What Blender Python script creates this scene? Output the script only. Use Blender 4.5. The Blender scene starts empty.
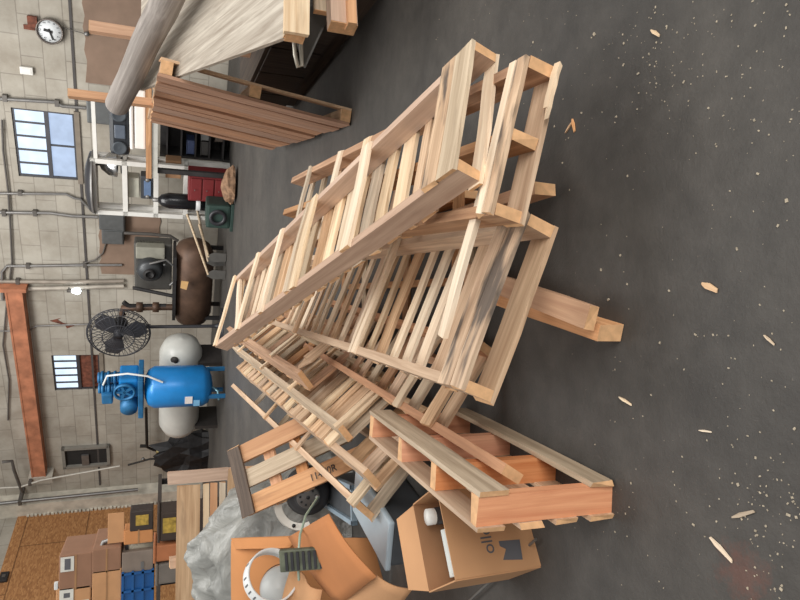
import bpy, bmesh, math, random
from math import radians, sin, cos, pi, sqrt, atan2
from mathutils import Vector as V, Matrix, noise
random.seed(7)
COL = bpy.context.scene.collection
# ------------------------------------------------------------------ camera
FPX, PIT, ROL, HC = 620.0, radians(20.8), radians(0.8), 1.5
fw = V((0, cos(PIT), -sin(PIT))); up = V((0, sin(PIT), cos(PIT))); rt = V((1, 0, 0))
CX = -up * cos(ROL) + rt * sin(ROL)      # picture right = down in the room (phone held sideways)
CY = rt * cos(ROL) + up * sin(ROL)
CAM = V((0, 0, HC))
cd = bpy.data.cameras.new('camera'); cam = bpy.data.objects.new('camera', cd); COL.objects.link(cam)
cd.sensor_width = 36; cd.lens = FPX / 800 * 36; cd.clip_start = 0.05; cd.clip_end = 200
M = Matrix((CX, CY, -fw)).transposed().to_4x4(); M.translation = CAM
cam.matrix_world = M
bpy.context.scene.camera = cam
# ------------------------------------------------------------------ world, lights, exposure
sc = bpy.context.scene
sc.view_settings.view_transform = 'Standard'; sc.view_settings.look = 'None'
sc.view_settings.exposure = 0.0; sc.view_settings.gamma = 1.0; sc.view_settings.use_curve_mapping = False
w = bpy.data.worlds.new('world'); sc.world = w; w.use_nodes = True
w.node_tree.nodes['Background'].inputs[0].default_value = (1.0, 0.985, 0.965, 1)
w.node_tree.nodes['Background'].inputs[1].default_value = 0.53
def area(name, loc, target, sx, sy, power, col=(1, 1, 1)):
    l = bpy.data.lights.new(name, 'AREA'); l.shape = 'RECTANGLE'; l.size = sx; l.size_y = sy; l.energy = power; l.color = col
    o = bpy.data.objects.new(name, l); COL.objects.link(o); o.location = loc
    o.rotation_euler = (V(target) - V(loc)).to_track_quat('-Z', 'Y').to_euler(); return o
area('open_door_light', (5.0, -4.5, 4.2), (0.0, 4.0, 0.0), 6, 4.5, 760, (1.0, 0.98, 0.95))
area('skylight', (0.5, 6.0, 9.0), (0.0, 7.5, 0.0), 5, 8, 470, (1.0, 0.985, 0.96))
area('rear_fill', (-1.0, 11.0, 9.5), (0.0, 19.0, 2.5), 9, 3, 1150, (1.0, 0.98, 0.95))  # added fill lamp that brightens the back wall; no roof window is seen
# ------------------------------------------------------------------ projection helpers: a picture point to a place in the room
def ray(px, py): return fw * FPX + CX * (px - 400) + CY * (300 - py)
def at(px, py, Y):
    r = ray(px, py); return CAM + r * (Y / r.y)
def gz(px, py, z=0.0):
    r = ray(px, py); return CAM + r * ((z - HC) / r.z)
# ------------------------------------------------------------------ materials
def lin(c): return tuple(((x / 255) / 12.92 if x / 255 <= .04045 else ((x / 255 + .055) / 1.055) ** 2.4) for x in c) + (1,)
MATS = {}
def newmat(name):
    m = bpy.data.materials.new(name); m.use_nodes = True; nt = m.node_tree; b = nt.nodes['Principled BSDF']; return m, nt, b
def N(nt, t, **k):
    n = nt.nodes.new(t)
    for a, v in k.items(): setattr(n, a, v)
    return n
def ramp(nt, stops):
    r = N(nt, 'ShaderNodeValToRGB'); e = r.color_ramp.elements
    e[0].position, e[0].color = stops[0][0], stops[0][1]; e[1].position, e[1].color = stops[-1][0], stops[-1][1]
    for p, c in stops[1:-1]:
        x = e.new(p); x.color = c
    return r
def plain(name, c, rough=.6, metal=0., var=.12, scale=6., bump=.0, trans=0.):
    if name in MATS: return MATS[name]
    m, nt, b = newmat(name); L = nt.links.new
    tc = N(nt, 'ShaderNodeTexCoord'); no = N(nt, 'ShaderNodeTexNoise'); no.inputs['Scale'].default_value = scale; no.inputs['Detail'].default_value = 6
    L(tc.outputs['Object'], no.inputs['Vector'])
    c0 = lin(c); r = ramp(nt, [(.3, tuple(x * (1 - var) for x in c0[:3]) + (1,)), (.7, tuple(min(1, x * (1 + var)) for x in c0[:3]) + (1,))])
    L(no.outputs['Fac'], r.inputs['Fac']); L(r.outputs['Color'], b.inputs['Base Color'])
    b.inputs['Roughness'].default_value = rough; b.inputs['Metallic'].default_value = metal
    if bump:
        bp = N(nt, 'ShaderNodeBump'); bp.inputs['Strength'].default_value = bump; bp.inputs['Distance'].default_value = .02
        L(no.outputs['Fac'], bp.inputs['Height']); L(bp.outputs['Normal'], b.inputs['Normal'])
    if trans: b.inputs['Alpha'].default_value = 1 - trans
    MATS[name] = m; return m
def emit(name, c, s):
    m, nt, b = newmat(name); L = nt.links.new
    tc = N(nt, 'ShaderNodeTexCoord'); no = N(nt, 'ShaderNodeTexNoise'); no.inputs['Scale'].default_value = 3
    L(tc.outputs['Object'], no.inputs['Vector']); c0 = lin(c)
    r = ramp(nt, [(.35, tuple(x * .82 for x in c0[:3]) + (1,)), (.65, c0)]); L(no.outputs['Fac'], r.inputs['Fac'])
    b.inputs['Base Color'].default_value = (0.05, .05, .05, 1); L(r.outputs['Color'], b.inputs['Emission Color']); b.inputs['Emission Strength'].default_value = s
    b.inputs['Roughness'].default_value = .2
    MATS[name] = m; return m
def wood(name, c1, c2, axis='X', stain=0., rough=.72):
    """grain runs along the local axis; every board gets its own tone"""
    key = name + axis
    if key in MATS: return MATS[key]
    m, nt, b = newmat(key); L = nt.links.new
    tc = N(nt, 'ShaderNodeTexCoord'); oi = N(nt, 'ShaderNodeObjectInfo')
    mp = N(nt, 'ShaderNodeMapping'); s = {'X': (1.2, 28, 28), 'Y': (28, 1.2, 28), 'Z': (28, 28, 1.2)}[axis]; mp.inputs['Scale'].default_value = s
    ad = N(nt, 'ShaderNodeVectorMath', operation='ADD'); ml = N(nt, 'ShaderNodeVectorMath', operation='SCALE'); ml.inputs[3].default_value = 40
    cb = N(nt, 'ShaderNodeCombineXYZ'); L(oi.outputs['Random'], cb.inputs[0]); L(oi.outputs['Random'], cb.inputs[1]); L(cb.outputs[0], ml.inputs[0])
    L(tc.outputs['Object'], mp.inputs['Vector']); L(mp.outputs[0], ad.inputs[0]); L(ml.outputs[0], ad.inputs[1])
    no = N(nt, 'ShaderNodeTexNoise'); no.inputs['Scale'].default_value = 1; no.inputs['Detail'].default_value = 8; no.inputs['Roughness'].default_value = .65; no.inputs['Distortion'].default_value = .6
    L(ad.outputs[0], no.inputs['Vector'])
    a, d = lin(c1), lin(c2)
    r = ramp(nt, [(.32, d), (.5, tuple((x + y) / 2 for x, y in zip(a, d))), (.64, a)]); L(no.outputs['Fac'], r.inputs['Fac'])
    hs = N(nt, 'ShaderNodeHueSaturation')
    mr = N(nt, 'ShaderNodeMapRange'); mr.inputs['To Min'].default_value = .82; mr.inputs['To Max'].default_value = 1.12; L(oi.outputs['Random'], mr.inputs['Value']); L(mr.outputs[0], hs.inputs['Value'])
    m2 = N(nt, 'ShaderNodeMath', operation='MULTIPLY'); m2.inputs[1].default_value = 7.3; L(oi.outputs['Random'], m2.inputs[0])
    m3 = N(nt, 'ShaderNodeMath', operation='FRACT'); L(m2.outputs[0], m3.inputs[0])
    mr2 = N(nt, 'ShaderNodeMapRange'); mr2.inputs['To Min'].default_value = .85; mr2.inputs['To Max'].default_value = 1.12; L(m3.outputs[0], mr2.inputs['Value']); L(mr2.outputs[0], hs.inputs['Saturation'])
    L(r.outputs['Color'], hs.inputs['Color'])
    # weather blotches and knots
    n2 = N(nt, 'ShaderNodeTexNoise'); n2.inputs['Scale'].default_value = 1; n2.inputs['Detail'].default_value = 5
    mp2 = N(nt, 'ShaderNodeMapping'); s2 = {'X': (2.4, 14, 9), 'Y': (14, 2.4, 9), 'Z': (9, 14, 2.4)}[axis]; mp2.inputs['Scale'].default_value = s2
    a2 = N(nt, 'ShaderNodeVectorMath', operation='ADD'); L(tc.outputs['Object'], mp2.inputs['Vector']); L(mp2.outputs[0], a2.inputs[0]); L(ml.outputs[0], a2.inputs[1]); L(a2.outputs[0], n2.inputs['Vector'])
    r2 = ramp(nt, [(.58 - stain * .09, (0, 0, 0, 1)), (.7 - stain * .12, (1, 1, 1, 1))]); L(n2.outputs['Fac'], r2.inputs['Fac'])
    mx = N(nt, 'ShaderNodeMix', data_type='RGBA'); mx.inputs['B'].default_value = lin((52, 52, 54)) if stain else tuple(x * .55 for x in d[:3]) + (1,)
    mf = N(nt, 'ShaderNodeMath', operation='MULTIPLY'); mf.inputs[1].default_value = .8 if stain else .4
    L(r2.outputs['Color'], mf.inputs[0]); L(mf.outputs[0], mx.inputs['Factor']); L(hs.outputs['Color'], mx.inputs['A']); L(mx.outputs['Result'], b.inputs['Base Color'])
    b.inputs['Roughness'].default_value = rough
    bp = N(nt, 'ShaderNodeBump'); bp.inputs['Strength'].default_value = .25; bp.inputs['Distance'].default_value = .004; L(no.outputs['Fac'], bp.inputs['Height']); L(bp.outputs['Normal'], b.inputs['Normal'])
    MATS[key] = m; return m
PALE = lambda ax: wood('pale_wood', (242, 222, 192), (214, 184, 150), ax)
TAN = lambda ax: wood('tan_wood', (224, 192, 158), (180, 144, 112), ax)
PINK = lambda ax: wood('pinkish_wood', (218, 184, 156), (184, 148, 122), ax)
ORG = lambda ax: wood('orange_wood', (224, 174, 130), (196, 142, 102), ax)
GREY = lambda ax: wood('weathered_wood', (214, 194, 166), (166, 144, 118), ax)
BRN = lambda ax: wood('brown_wood', (200, 156, 118), (150, 108, 76), ax)
STN = lambda ax: wood('stained_wood', (218, 188, 156), (168, 136, 108), ax, stain=1.)
ENDG = plain('end_grain', (218, 172, 126), .75, var=.15, scale=30)
# ------------------------------------------------------------------ mesh builder
class MB:
    def __init__(s): s.v = []; s.f = []; s.sm = []; s.ends = []
    def add(s, vs, fs, smooth=False):
        n = len(s.v); s.v += [V(v) for v in vs]; s.f += [tuple(i + n for i in f) for f in fs]; s.sm += [smooth] * len(fs)
    def box(s, lo, hi, jit=0., M=None):
        vs = [V((x, y, z)) for x in (lo[0], hi[0]) for y in (lo[1], hi[1]) for z in (lo[2], hi[2])]
        if jit: vs = [v + V((random.uniform(-jit, jit) for _ in range(3))) for v in vs]
        if M: vs = [M @ v for v in vs]
        s.add(vs, [(0, 1, 3, 2), (4, 6, 7, 5), (0, 4, 5, 1), (2, 3, 7, 6), (0, 2, 6, 4), (1, 5, 7, 3)]); return s
    def rbox(s, lo, hi, r=.01, M=None):
        """box with chamfered edges"""
        bm = bmesh.new(); vs = [bm.verts.new((x, y, z)) for x in (lo[0], hi[0]) for y in (lo[1], hi[1]) for z in (lo[2], hi[2])]
        for f in [(0, 1, 3, 2), (4, 6, 7, 5), (0, 4, 5, 1), (2, 3, 7, 6), (0, 2, 6, 4), (1, 5, 7, 3)]: bm.faces.new([vs[i] for i in f])
        bmesh.ops.bevel(bm, geom=bm.edges[:], offset=r, segments=2, affect='EDGES', profile=.6)
        bm.verts.index_update(); s.add([(M @ v.co if M else v.co.copy()) for v in bm.verts], [tuple(v.index for v in f.verts) for f in bm.faces]); bm.free(); return s
    def tube(s, path, r, n=8, caps=True, r1=None):
        path = [V(p) for p in path]; rings = []; k = len(path)
        t0 = (path[1] - path[0]).normalized(); u = t0.orthogonal().normalized()
        for i, p in enumerate(path):
            t = (path[min(i + 1, k - 1)] - path[max(i - 1, 0)]).normalized()
            u = (u - t * u.dot(t)).normalized(); w_ = t.cross(u)
            rr = r if r1 is None else r + (r1 - r) * i / (k - 1)
            rings.append([p + (u * cos(a) + w_ * sin(a)) * rr for a in (2 * pi * j / n for j in range(n))])
        vs = [v for g in rings for v in g]
        fs = [(i * n + j, i * n + (j + 1) % n, (i + 1) * n + (j + 1) % n, (i + 1) * n + j) for i in range(k - 1) for j in range(n)]
        s.add(vs, fs, True)
        if caps: s.add(rings[0][::-1], [tuple(range(n))]); s.add(rings[-1], [tuple(range(n))])
        return s
    def lathe(s, prof, n=24, M=None):
        """profile of (radius, height) turned about local z"""
        vs = [V((r * cos(2 * pi * j / n), r * sin(2 * pi * j / n), h)) for r, h in prof for j in range(n)]
        if M: vs = [M @ v for v in vs]
        fs = [(i * n + j, i * n + (j + 1) % n, (i + 1) * n + (j + 1) % n, (i + 1) * n + j) for i in range(len(prof) - 1) for j in range(n)]
        s.add(vs, fs, True); return s
    def prism(s, poly, z0, z1, M=None):
        n = len(poly); vs = [V((x, y, z0)) for x, y in poly] + [V((x, y, z1)) for x, y in poly]
        if M: vs = [M @ v for v in vs]
        s.add(vs, [tuple(range(n))[::-1], tuple(range(n, 2 * n))] + [(i, (i + 1) % n, (i + 1) % n + n, i + n) for i in range(n)]); return s
    def sheet(s, quad, th, nx=1, ny=1, bend=None):
        """a panel spanned by four corners, with thickness"""
        a, b, c, d = [V(q) for q in quad]; nrm = (b - a).cross(d - a).normalized() * th
        g = []
        for i in range(nx + 1):
            for j in range(ny + 1):
                u_, v_ = i / nx, j / ny
                p = (a * (1 - u_) + b * u_) * (1 - v_) + (d * (1 - u_) + c * u_) * v_
                if bend: p = p + nrm.normalized() * bend(u_, v_)
                g.append(p)
        k = len(g); ix = lambda i, j: i * (ny + 1) + j
        fs = []
        for i in range(nx):
            for j in range(ny):
                fs.append((ix(i, j), ix(i + 1, j), ix(i + 1, j + 1), ix(i, j + 1))); fs.append(tuple(x + k for x in (ix(i, j + 1), ix(i + 1, j + 1), ix(i + 1, j), ix(i, j))))
        bd = [ix(i, 0) for i in range(nx)] + [ix(nx, j) for j in range(ny)] + [ix(i, ny) for i in range(nx, 0, -1)] + [ix(0, j) for j in range(ny, 0, -1)]
        for i in range(len(bd)):
            p, q = bd[i], bd[(i + 1) % len(bd)]; fs.append((p, p + k, q + k, q))
        s.add(g + [p - nrm for p in g], fs, bend is not None); return s
    def build(s, name, mat, parent=None, M=None):
        me = bpy.data.meshes.new(name); me.from_pydata([tuple(v) for v in s.v], [], s.f)
        me.polygons.foreach_set('use_smooth', s.sm)
        bm = bmesh.new(); bm.from_mesh(me); bmesh.ops.recalc_face_normals(bm, faces=bm.faces[:]); bm.to_mesh(me); bm.free()
        me.materials.append(mat)
        if s.ends:
            me.materials.append(ENDG)
            for i in s.ends: me.polygons[i].material_index = 1
        me.update()
        o = bpy.data.objects.new(name, me); COL.objects.link(o)
        if parent: o.parent = parent
        if M is not None: o.matrix_world = M
        return o
def frame(o, x, y, z):
    m = Matrix((V(x), V(y), V(z))).transposed().to_4x4(); m.translation = V(o); return m
def ortho(o, x, yh):
    x = V(x).normalized(); z = x.cross(V(yh)).normalized(); return frame(o, x, z.cross(x), z)
def tag(o, label, cat, group=None, kind=None):
    o['label'] = label; o['category'] = cat
    if group: o['group'] = group
    if kind: o['kind'] = kind
    return o
def thing(name, label, cat, M=None, group=None):
    o = bpy.data.objects.new(name, None); COL.objects.link(o); o.empty_display_size = .1
    if M is not None: o.matrix_world = M
    return tag(o, label, cat, group)
def struct(o): o['kind'] = 'structure'; return o

def text_mesh(name, body, size, mat, parent, basis, extrude=.001, cx=False):
    c = bpy.data.curves.new(name, 'FONT'); c.body = body; c.size = size; c.extrude = extrude
    if cx: c.align_x = 'CENTER'; c.align_y = 'CENTER'
    tmp = bpy.data.objects.new('tmp_text', c); COL.objects.link(tmp); bpy.context.view_layer.update()
    me = bpy.data.meshes.new_from_object(tmp.evaluated_get(bpy.context.evaluated_depsgraph_get())); me.materials.clear(); me.materials.append(mat)
    bpy.data.objects.remove(tmp); bpy.data.curves.remove(c); o = bpy.data.objects.new(name, me); COL.objects.link(o); o.parent = parent; o.matrix_basis = basis; return o

# ================================================================== SETTING
# floor
def floor_mat():
    m, nt, b = newmat('dark_concrete'); L = nt.links.new
    tc = N(nt, 'ShaderNodeTexCoord')
    def noise_(sc_, det=8, rough=.6):
        n = N(nt, 'ShaderNodeTexNoise'); n.inputs['Scale'].default_value = sc_; n.inputs['Detail'].default_value = det; n.inputs['Roughness'].default_value = rough; L(tc.outputs['Object'], n.inputs['Vector']); return n
    n1, n2, n3 = noise_(.8), noise_(9), noise_(60, 4, .7)
    r1 = ramp(nt, [(.3, lin((58, 56, 54))), (.7, lin((84, 80, 75)))]); L(n1.outputs['Fac'], r1.inputs['Fac'])
    r2 = ramp(nt, [(.35, (.82, .82, .82, 1)), (.7, (1.15, 1.15, 1.15, 1))]); L(n2.outputs['Fac'], r2.inputs['Fac'])
    mx = N(nt, 'ShaderNodeMix', data_type='RGBA', blend_type='MULTIPLY'); mx.inputs['Factor'].default_value = 1; L(r1.outputs['Color'], mx.inputs['A']); L(r2.outputs['Color'], mx.inputs['B'])
    # worn pale scuffs and grit
    r3 = ramp(nt, [(.66, (0, 0, 0, 1)), (.74, (1, 1, 1, 1))]); L(n3.outputs['Fac'], r3.inputs['Fac'])
    mx2 = N(nt, 'ShaderNodeMix', data_type='RGBA'); mx2.inputs['B'].default_value = lin((132, 124, 112)); ml = N(nt, 'ShaderNodeMath', operation='MULTIPLY'); ml.inputs[1].default_value = .45
    L(r3.outputs['Color'], ml.inputs[0]); L(ml.outputs[0], mx2.inputs['Factor']); L(mx.outputs['Result'], mx2.inputs['A'])
    # spilled red oxide paint
    p = gz(742, 575); vd = N(nt, 'ShaderNodeVectorMath', operation='DISTANCE'); vd.inputs[1].default_value = (p.x, p.y, 0); L(tc.outputs['Object'], vd.inputs[0])
    n4 = noise_(24, 6, .7); sb = N(nt, 'ShaderNodeMath', operation='MULTIPLY_ADD'); sb.inputs[1].default_value = .28; L(n4.outputs['Fac'], sb.inputs[0]); L(vd.outputs['Value'], sb.inputs[2])
    r4 = ramp(nt, [(.16, (1, 1, 1, 1)), (.24, (0, 0, 0, 1))]); L(sb.outputs[0], r4.inputs['Fac'])
    m5 = N(nt, 'ShaderNodeMath', operation='MULTIPLY'); m5.inputs[1].default_value = .45; L(r4.outputs['Color'], m5.inputs[0])
    mx3 = N(nt, 'ShaderNodeMix', data_type='RGBA'); mx3.inputs['B'].default_value = lin((112, 66, 52)); L(m5.outputs[0], mx3.inputs['Factor']); L(mx2.outputs['Result'], mx3.inputs['A'])
    L(mx3.outputs['Result'], b.inputs['Base Color'])
    b.inputs['Roughness'].default_value = .62
    bp = N(nt, 'ShaderNodeBump'); bp.inputs['Strength'].default_value = .3; bp.inputs['Distance'].default_value = .01; L(n3.outputs['Fac'], bp.inputs['Height']); L(bp.outputs['Normal'], b.inputs['Normal'])
    return m
struct(MB().box((-16, -3, -.1), (12, 30, 0)).build('floor', floor_mat()))
# back wall frame: local x along the wall to the right, local y into the wall, z up
WA = V((3.62, 15.69, 0)); WN = V((.5557, .8314, 0)); WX = V((.8314, -.5557, 0)); WA = WA + WN * 2.4
WM = frame(WA, WX, WN, (0, 0, 1)); WMI = WM.inverted()
def wc(px, py, off=0.):
    r = ray(px, py); q = WA - WN * off; t = (q - CAM).dot(WN) / r.dot(WN); p = WMI @ (CAM + r * t); return p.x, p.z
def offof(px, py): return -(gz(px, py) - WA).dot(WN)
def block_mat():
    m, nt, b = newmat('painted_block_wall'); L = nt.links.new
    tc = N(nt, 'ShaderNodeTexCoord'); sx = N(nt, 'ShaderNodeSeparateXYZ'); L(tc.outputs['Object'], sx.inputs[0])
    cb = N(nt, 'ShaderNodeCombineXYZ'); L(sx.outputs[0], cb.inputs[0]); L(sx.outputs[2], cb.inputs[1])
    br = N(nt, 'ShaderNodeTexBrick'); br.inputs['Scale'].default_value = 1; br.inputs['Brick Width'].default_value = .95; br.inputs['Row Height'].default_value = .48; br.inputs['Mortar Size'].default_value = .012; br.inputs['Bias'].default_value = 0
    br.inputs['Color1'].default_value = lin((176, 170, 158)); br.inputs['Color2'].default_value = lin((166, 161, 150)); br.inputs['Mortar'].default_value = lin((148, 142, 132)); L(cb.outputs[0], br.inputs['Vector'])
    n1 = N(nt, 'ShaderNodeTexNoise'); n1.inputs['Scale'].default_value = .9; n1.inputs['Detail'].default_value = 9; n1.inputs['Roughness'].default_value = .65; L(tc.outputs['Object'], n1.inputs['Vector'])
    r1 = ramp(nt, [(.35, (.74, .71, .68, 1)), (.62, (1.08, 1.08, 1.08, 1))]); L(n1.outputs['Fac'], r1.inputs['Fac'])
    mx = N(nt, 'ShaderNodeMix', data_type='RGBA', blend_type='MULTIPLY'); mx.inputs['Factor'].default_value = 1; L(br.outputs['Color'], mx.inputs['A']); L(r1.outputs['Color'], mx.inputs['B'])
    L(mx.outputs['Result'], b.inputs['Base Color']); b.inputs['Roughness'].default_value = .85
    bp = N(nt, 'ShaderNodeBump'); bp.inputs['Strength'].default_value = .4; bp.inputs['Distance'].default_value = .02; L(br.outputs['Fac'], bp.inputs['Height']); bp.invert = True; L(bp.outputs['Normal'], b.inputs['Normal'])
    return m
BLOCK = block_mat()
# window openings, in wall coordinates
def wrect(x0, y0, x1, y1, off=0.):       # picture box -> s0,s1,z0,z1
    a = wc((x0 + x1) / 2, y1, off)[0]; b = wc((x0 + x1) / 2, y0, off)[0]
    c = wc(x1, (y0 + y1) / 2, off)[1]; d = wc(x0, (y0 + y1) / 2, off)[1]; return a, b, c, d
W1 = wrect(15, 111, 76, 178); W2 = wrect(53, 355, 100, 390)
CRN = wc(140, 497)[0]                    # where the back wall meets the left wall
def wall_with_holes(s0, s1, z0, z1, holes, th):
    xs = sorted({s0, s1, *[h[0] for h in holes], *[h[1] for h in holes]}); zs = sorted({z0, z1, *[h[2] for h in holes], *[h[3] for h in holes]})
    b = MB()
    for i in range(len(xs) - 1):
        for j in range(len(zs) - 1):
            cx, cz = (xs[i] + xs[i + 1]) / 2, (zs[j] + zs[j + 1]) / 2
            if any(h[0] < cx < h[1] and h[2] < cz < h[3] for h in holes): continue
            b.box((xs[i], 0, zs[j]), (xs[i + 1], th, zs[j + 1]))
    return b
struct(wall_with_holes(CRN - .3, 14, 0, 9, [W1, W2], .35).build('wall_back', BLOCK, M=WM))
STEEL = plain('dark_window_steel', (72, 72, 76), .5, .4)
GLASS = emit('daylight_pane', (206, 224, 244), 1.5)
GLASS2 = emit('frosted_daylight_pane', (176, 196, 226), 1.15)
def window(n, R, split, nt_, nb, lower):
    s0, s1, z0, z1 = R; zm = z0 + (z1 - z0) * split
    root = MB(); t = .05
    root.box((s0, .04, z0), (s0 + t, .16, z1)).box((s1 - t, .04, z0), (s1, .16, z1)).box((s0, .04, z0), (s1, .16, z0 + t)).box((s0, .04, z1 - t), (s1, .16, z1)).box((s0, .03, zm - t), (s1, .17, zm + t))
    for i in range(1, nt_): x = s0 + (s1 - s0) * i / nt_; root.box((x - .022, .05, zm), (x + .022, .15, z1))
    for i in range(1, nb): x = s0 + (s1 - s0) * i / nb; root.box((x - .022, .05, z0), (x + .022, .15, zm))
    o = struct(root.build('window_%d' % n, STEEL, M=WM))
    p = MB().box((s0, .09, zm), (s1, .11, z1)).build('window_pane', GLASS, o); p.matrix_parent_inverse = Matrix()
    q = MB().box((s0, .09, z0), (s1, .12, zm)).build('window_pane' if lower is None else 'rusty_panel', GLASS2 if lower is None else lower, o)
    MB().box((s0 - .08, -.06, z0 - .12), (s1 + .08, .1, z0)).build('window_sill', plain('sill', (128, 118, 106), .8), o)
RUST = plain('rusted_panel', (112, 66, 50), .85, var=.45, scale=9)
window(1, W1, .46, 5, 2, None); window(2, W2, .46, 5, 1, RUST)
# left wall clad in chipboard sheets, running from the corner towards the camera
C0 = WM @ V((CRN, 0, 0)); LD = (V((-6.5, 14.0, 0)) - V((C0.x, C0.y, 0)))
LD = V((-.36, -.933, 0)).normalized(); LNrm = V((.933, -.36, 0)).normalized()   # along the wall toward the camera; facing the room
LM = frame(C0, LD, -LNrm, (0, 0, 1)); LMI = LM.inverted()
def lc(px, py, off=0.):
    r = ray(px, py); q = C0 + LNrm * off; t = (q - CAM).dot(LNrm) / r.dot(LNrm); p = LMI @ (CAM + r * t); return p.x, p.z
def osb_mat():
    m, nt, b = newmat('chipboard'); L = nt.links.new
    tc = N(nt, 'ShaderNodeTexCoord'); sx = N(nt, 'ShaderNodeSeparateXYZ'); L(tc.outputs['Object'], sx.inputs[0])
    cb = N(nt, 'ShaderNodeCombineXYZ'); L(sx.outputs[0], cb.inputs[0]); L(sx.outputs[2], cb.inputs[1])
    br = N(nt, 'ShaderNodeTexBrick'); br.inputs['Scale'].default_value = 1; br.inputs['Brick Width'].default_value = 4.2; br.inputs['Row Height'].default_value = 2.0; br.inputs['Mortar Size'].default_value = .02
    br.inputs['Color1'].default_value = (1, 1, 1, 1); br.inputs['Color2'].default_value = (.9, .88, .86, 1); br.inputs['Mortar'].default_value = (.45, .42, .4, 1); L(cb.outputs[0], br.inputs['Vector'])
    vo = N(nt, 'ShaderNodeTexVoronoi'); vo.inputs['Scale'].default_value = 1; mp = N(nt, 'ShaderNodeMapping'); mp.inputs['Scale'].default_value = (9, 9, 26); L(tc.outputs['Object'], mp.inputs['Vector']); L(mp.outputs[0], vo.inputs['Vector'])
    r = ramp(nt, [(.0, lin((142, 96, 58))), (.5, lin((170, 120, 74))), (1., lin((196, 146, 96)))]); L(vo.outputs['Color'], r.inputs['Fac'])
    mx = N(nt, 'ShaderNodeMix', data_type='RGBA', blend_type='MULTIPLY'); mx.inputs['Factor'].default_value = 1; L(r.outputs['Color'], mx.inputs['A']); L(br.outputs['Color'], mx.inputs['B'])
    L(mx.outputs['Result'], b.inputs['Base Color']); b.inputs['Roughness'].default_value = .8; return m
OSB = osb_mat()
ztop = lc(17, 520)[1]
WL = struct(MB().box((0, 0, 0), (16, .25, 9)).build('wall_left', BLOCK, M=LM))
struct(MB().box((.15, -.04, 0), (16, 0, ztop)).build('trim_1', OSB, M=LM))
# pilaster with rough mortar edge at the corner, its conduit
pl = wrect(35, 468, 165, 486, .5)
b = MB().box((CRN - .15, -.5, 0), (CRN + .75, .0, 7.5))
for k in range(40): b.box((CRN + .02, -.58, .9 + k * .13), (CRN + .2 + random.uniform(0, .06), -.5, .99 + k * .13), .012)
struct(b.build('trim_2', plain('pale_plaster', (196, 190, 176), .9, var=.2, scale=3), M=WM))
# long dark ledge line and the vertical double rail on the back wall
DARK = plain('dark_seam_metal', (74, 70, 68), .7)
zl = wc(87, 277)[1]
struct(MB().box((CRN + .9, -.03, zl - .03), (14, 0, zl + .03)).build('trim_3', DARK, M=WM))
# lintel beam
LINT = plain('red_oxide_beam', (172, 112, 82), .7, var=.3, scale=3)
l0 = wc(28, 478, .4)[0]; l1 = wc(22, 293, .4)[0]; z0 = wc(34, 385, .4)[1]; z1 = wc(18, 385, .4)[1]
lt = thing('steel_lintel', 'long rust-orange steel beam fixed high across the back wall', 'beam', WM @ Matrix.Translation((l0, -.4, z0)))
b = MB(); L_, H_ = l1 - l0, z1 - z0
b.box((0, 0, 0), (L_, .4, .05)).box((0, 0, H_ - .05), (L_, .4, H_)).box((0, .02, .05), (L_, .06, H_ - .05)); b.build('beam', LINT, lt)
MB().box((-.3, -.03, -.2), (.0, .4, H_ + .1)).build('bearing_block', plain('block_pale', (178, 172, 160), .9), lt)
MB().box((L_, -.0, -.1), (L_ + .12, .4, H_ + .3)).build('end_plate', LINT, lt)
# brown rough render patches
PATCH = plain('brown_render', (134, 112, 96), .9, var=.15, scale=2)
for nm, R in (('trim_4', wrect(84, -40, 150, 86, .0)), ('trim_5', wrect(100, 214, 160, 274, .0))):
    s0, s1, z0, z1 = R; pts = []
    for i in range(12): pts.append((s0 + (s1 - s0) * i / 11, z0 + random.uniform(-.03, .03)))
    for i in range(12): pts.append((s1 - (s1 - s0) * i / 11, z1 + random.uniform(-.04, .04)))
    Mx = Matrix(((1, 0, 0, 0), (0, 0, -1, 0), (0, 1, 0, 0), (0, 0, 0, 1)))
    struct(MB().prism(pts, 0, .03, Mx).build(nm, PATCH, M=WM))

# ================================================================== WALL FIXTURES
def wthing(name, label, cat, px, py, off=0., group=None):
    s, z = wc(px, py, off); return thing(name, label, cat, WM @ Matrix.Translation((s, -off, z)), group), s, z
PIPE = plain('galvanised_pipe', (126, 124, 122), .45, .6)
PIPED = plain('dark_conduit', (98, 94, 90), .5, .4)
def wpipe(name, label, pts, r, mat=PIPE, off=.08, cat='pipe', clamps=()):
    q = [wc(x, y, off) for x, y in pts]; o = q[0]
    t = thing(name, label, cat, WM @ Matrix.Translation((o[0], -off, o[1])))
    MB().tube([(a - o[0], 0, z - o[1]) for a, z in q], r, 8).build('tube', mat, t)
    for x, y in clamps:
        a, z = wc(x, y, off); MB().box((a - o[0] - r * 1.8, -r * 1.2, z - o[1] - .05), (a - o[0] + r * 1.8, off, z - o[1] + .05)).build('bracket', PIPED, t)
    return t
wpipe('conduit', 'grey conduit running down the wall above the window, left of the clock', [(-30, 97), (55, 102), (62, 106), (86, 108)], .045, clamps=[(5, 98), (57, 103)])
wpipe('conduit', 'grey conduit right of the fuse box, curving down beside the white rack', [(-30, 193), (66, 194), (74, 198), (80, 199), (94, 213)], .035, clamps=[(20, 193)])
wpipe('conduit', 'grey conduit dropping straight into the upper fuse box', [(-30, 212), (50, 213), (72, 216), (98, 217)], .045, clamps=[(4, 213), (35, 213)])
wpipe('conduit', 'hooked grey conduit turning a corner high on the wall and running down', [(3, 300), (2, 272), (7, 266), (28, 266), (85, 265), (122, 265)], .04, clamps=[(28, 266), (85, 265)])
wpipe('wall_cable', 'thin cable sagging from the lower fuse box to the wall seam', [(106, 243), (103, 253), (95, 260), (80, 264)], .02, PIPED, cat='cable')
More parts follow.
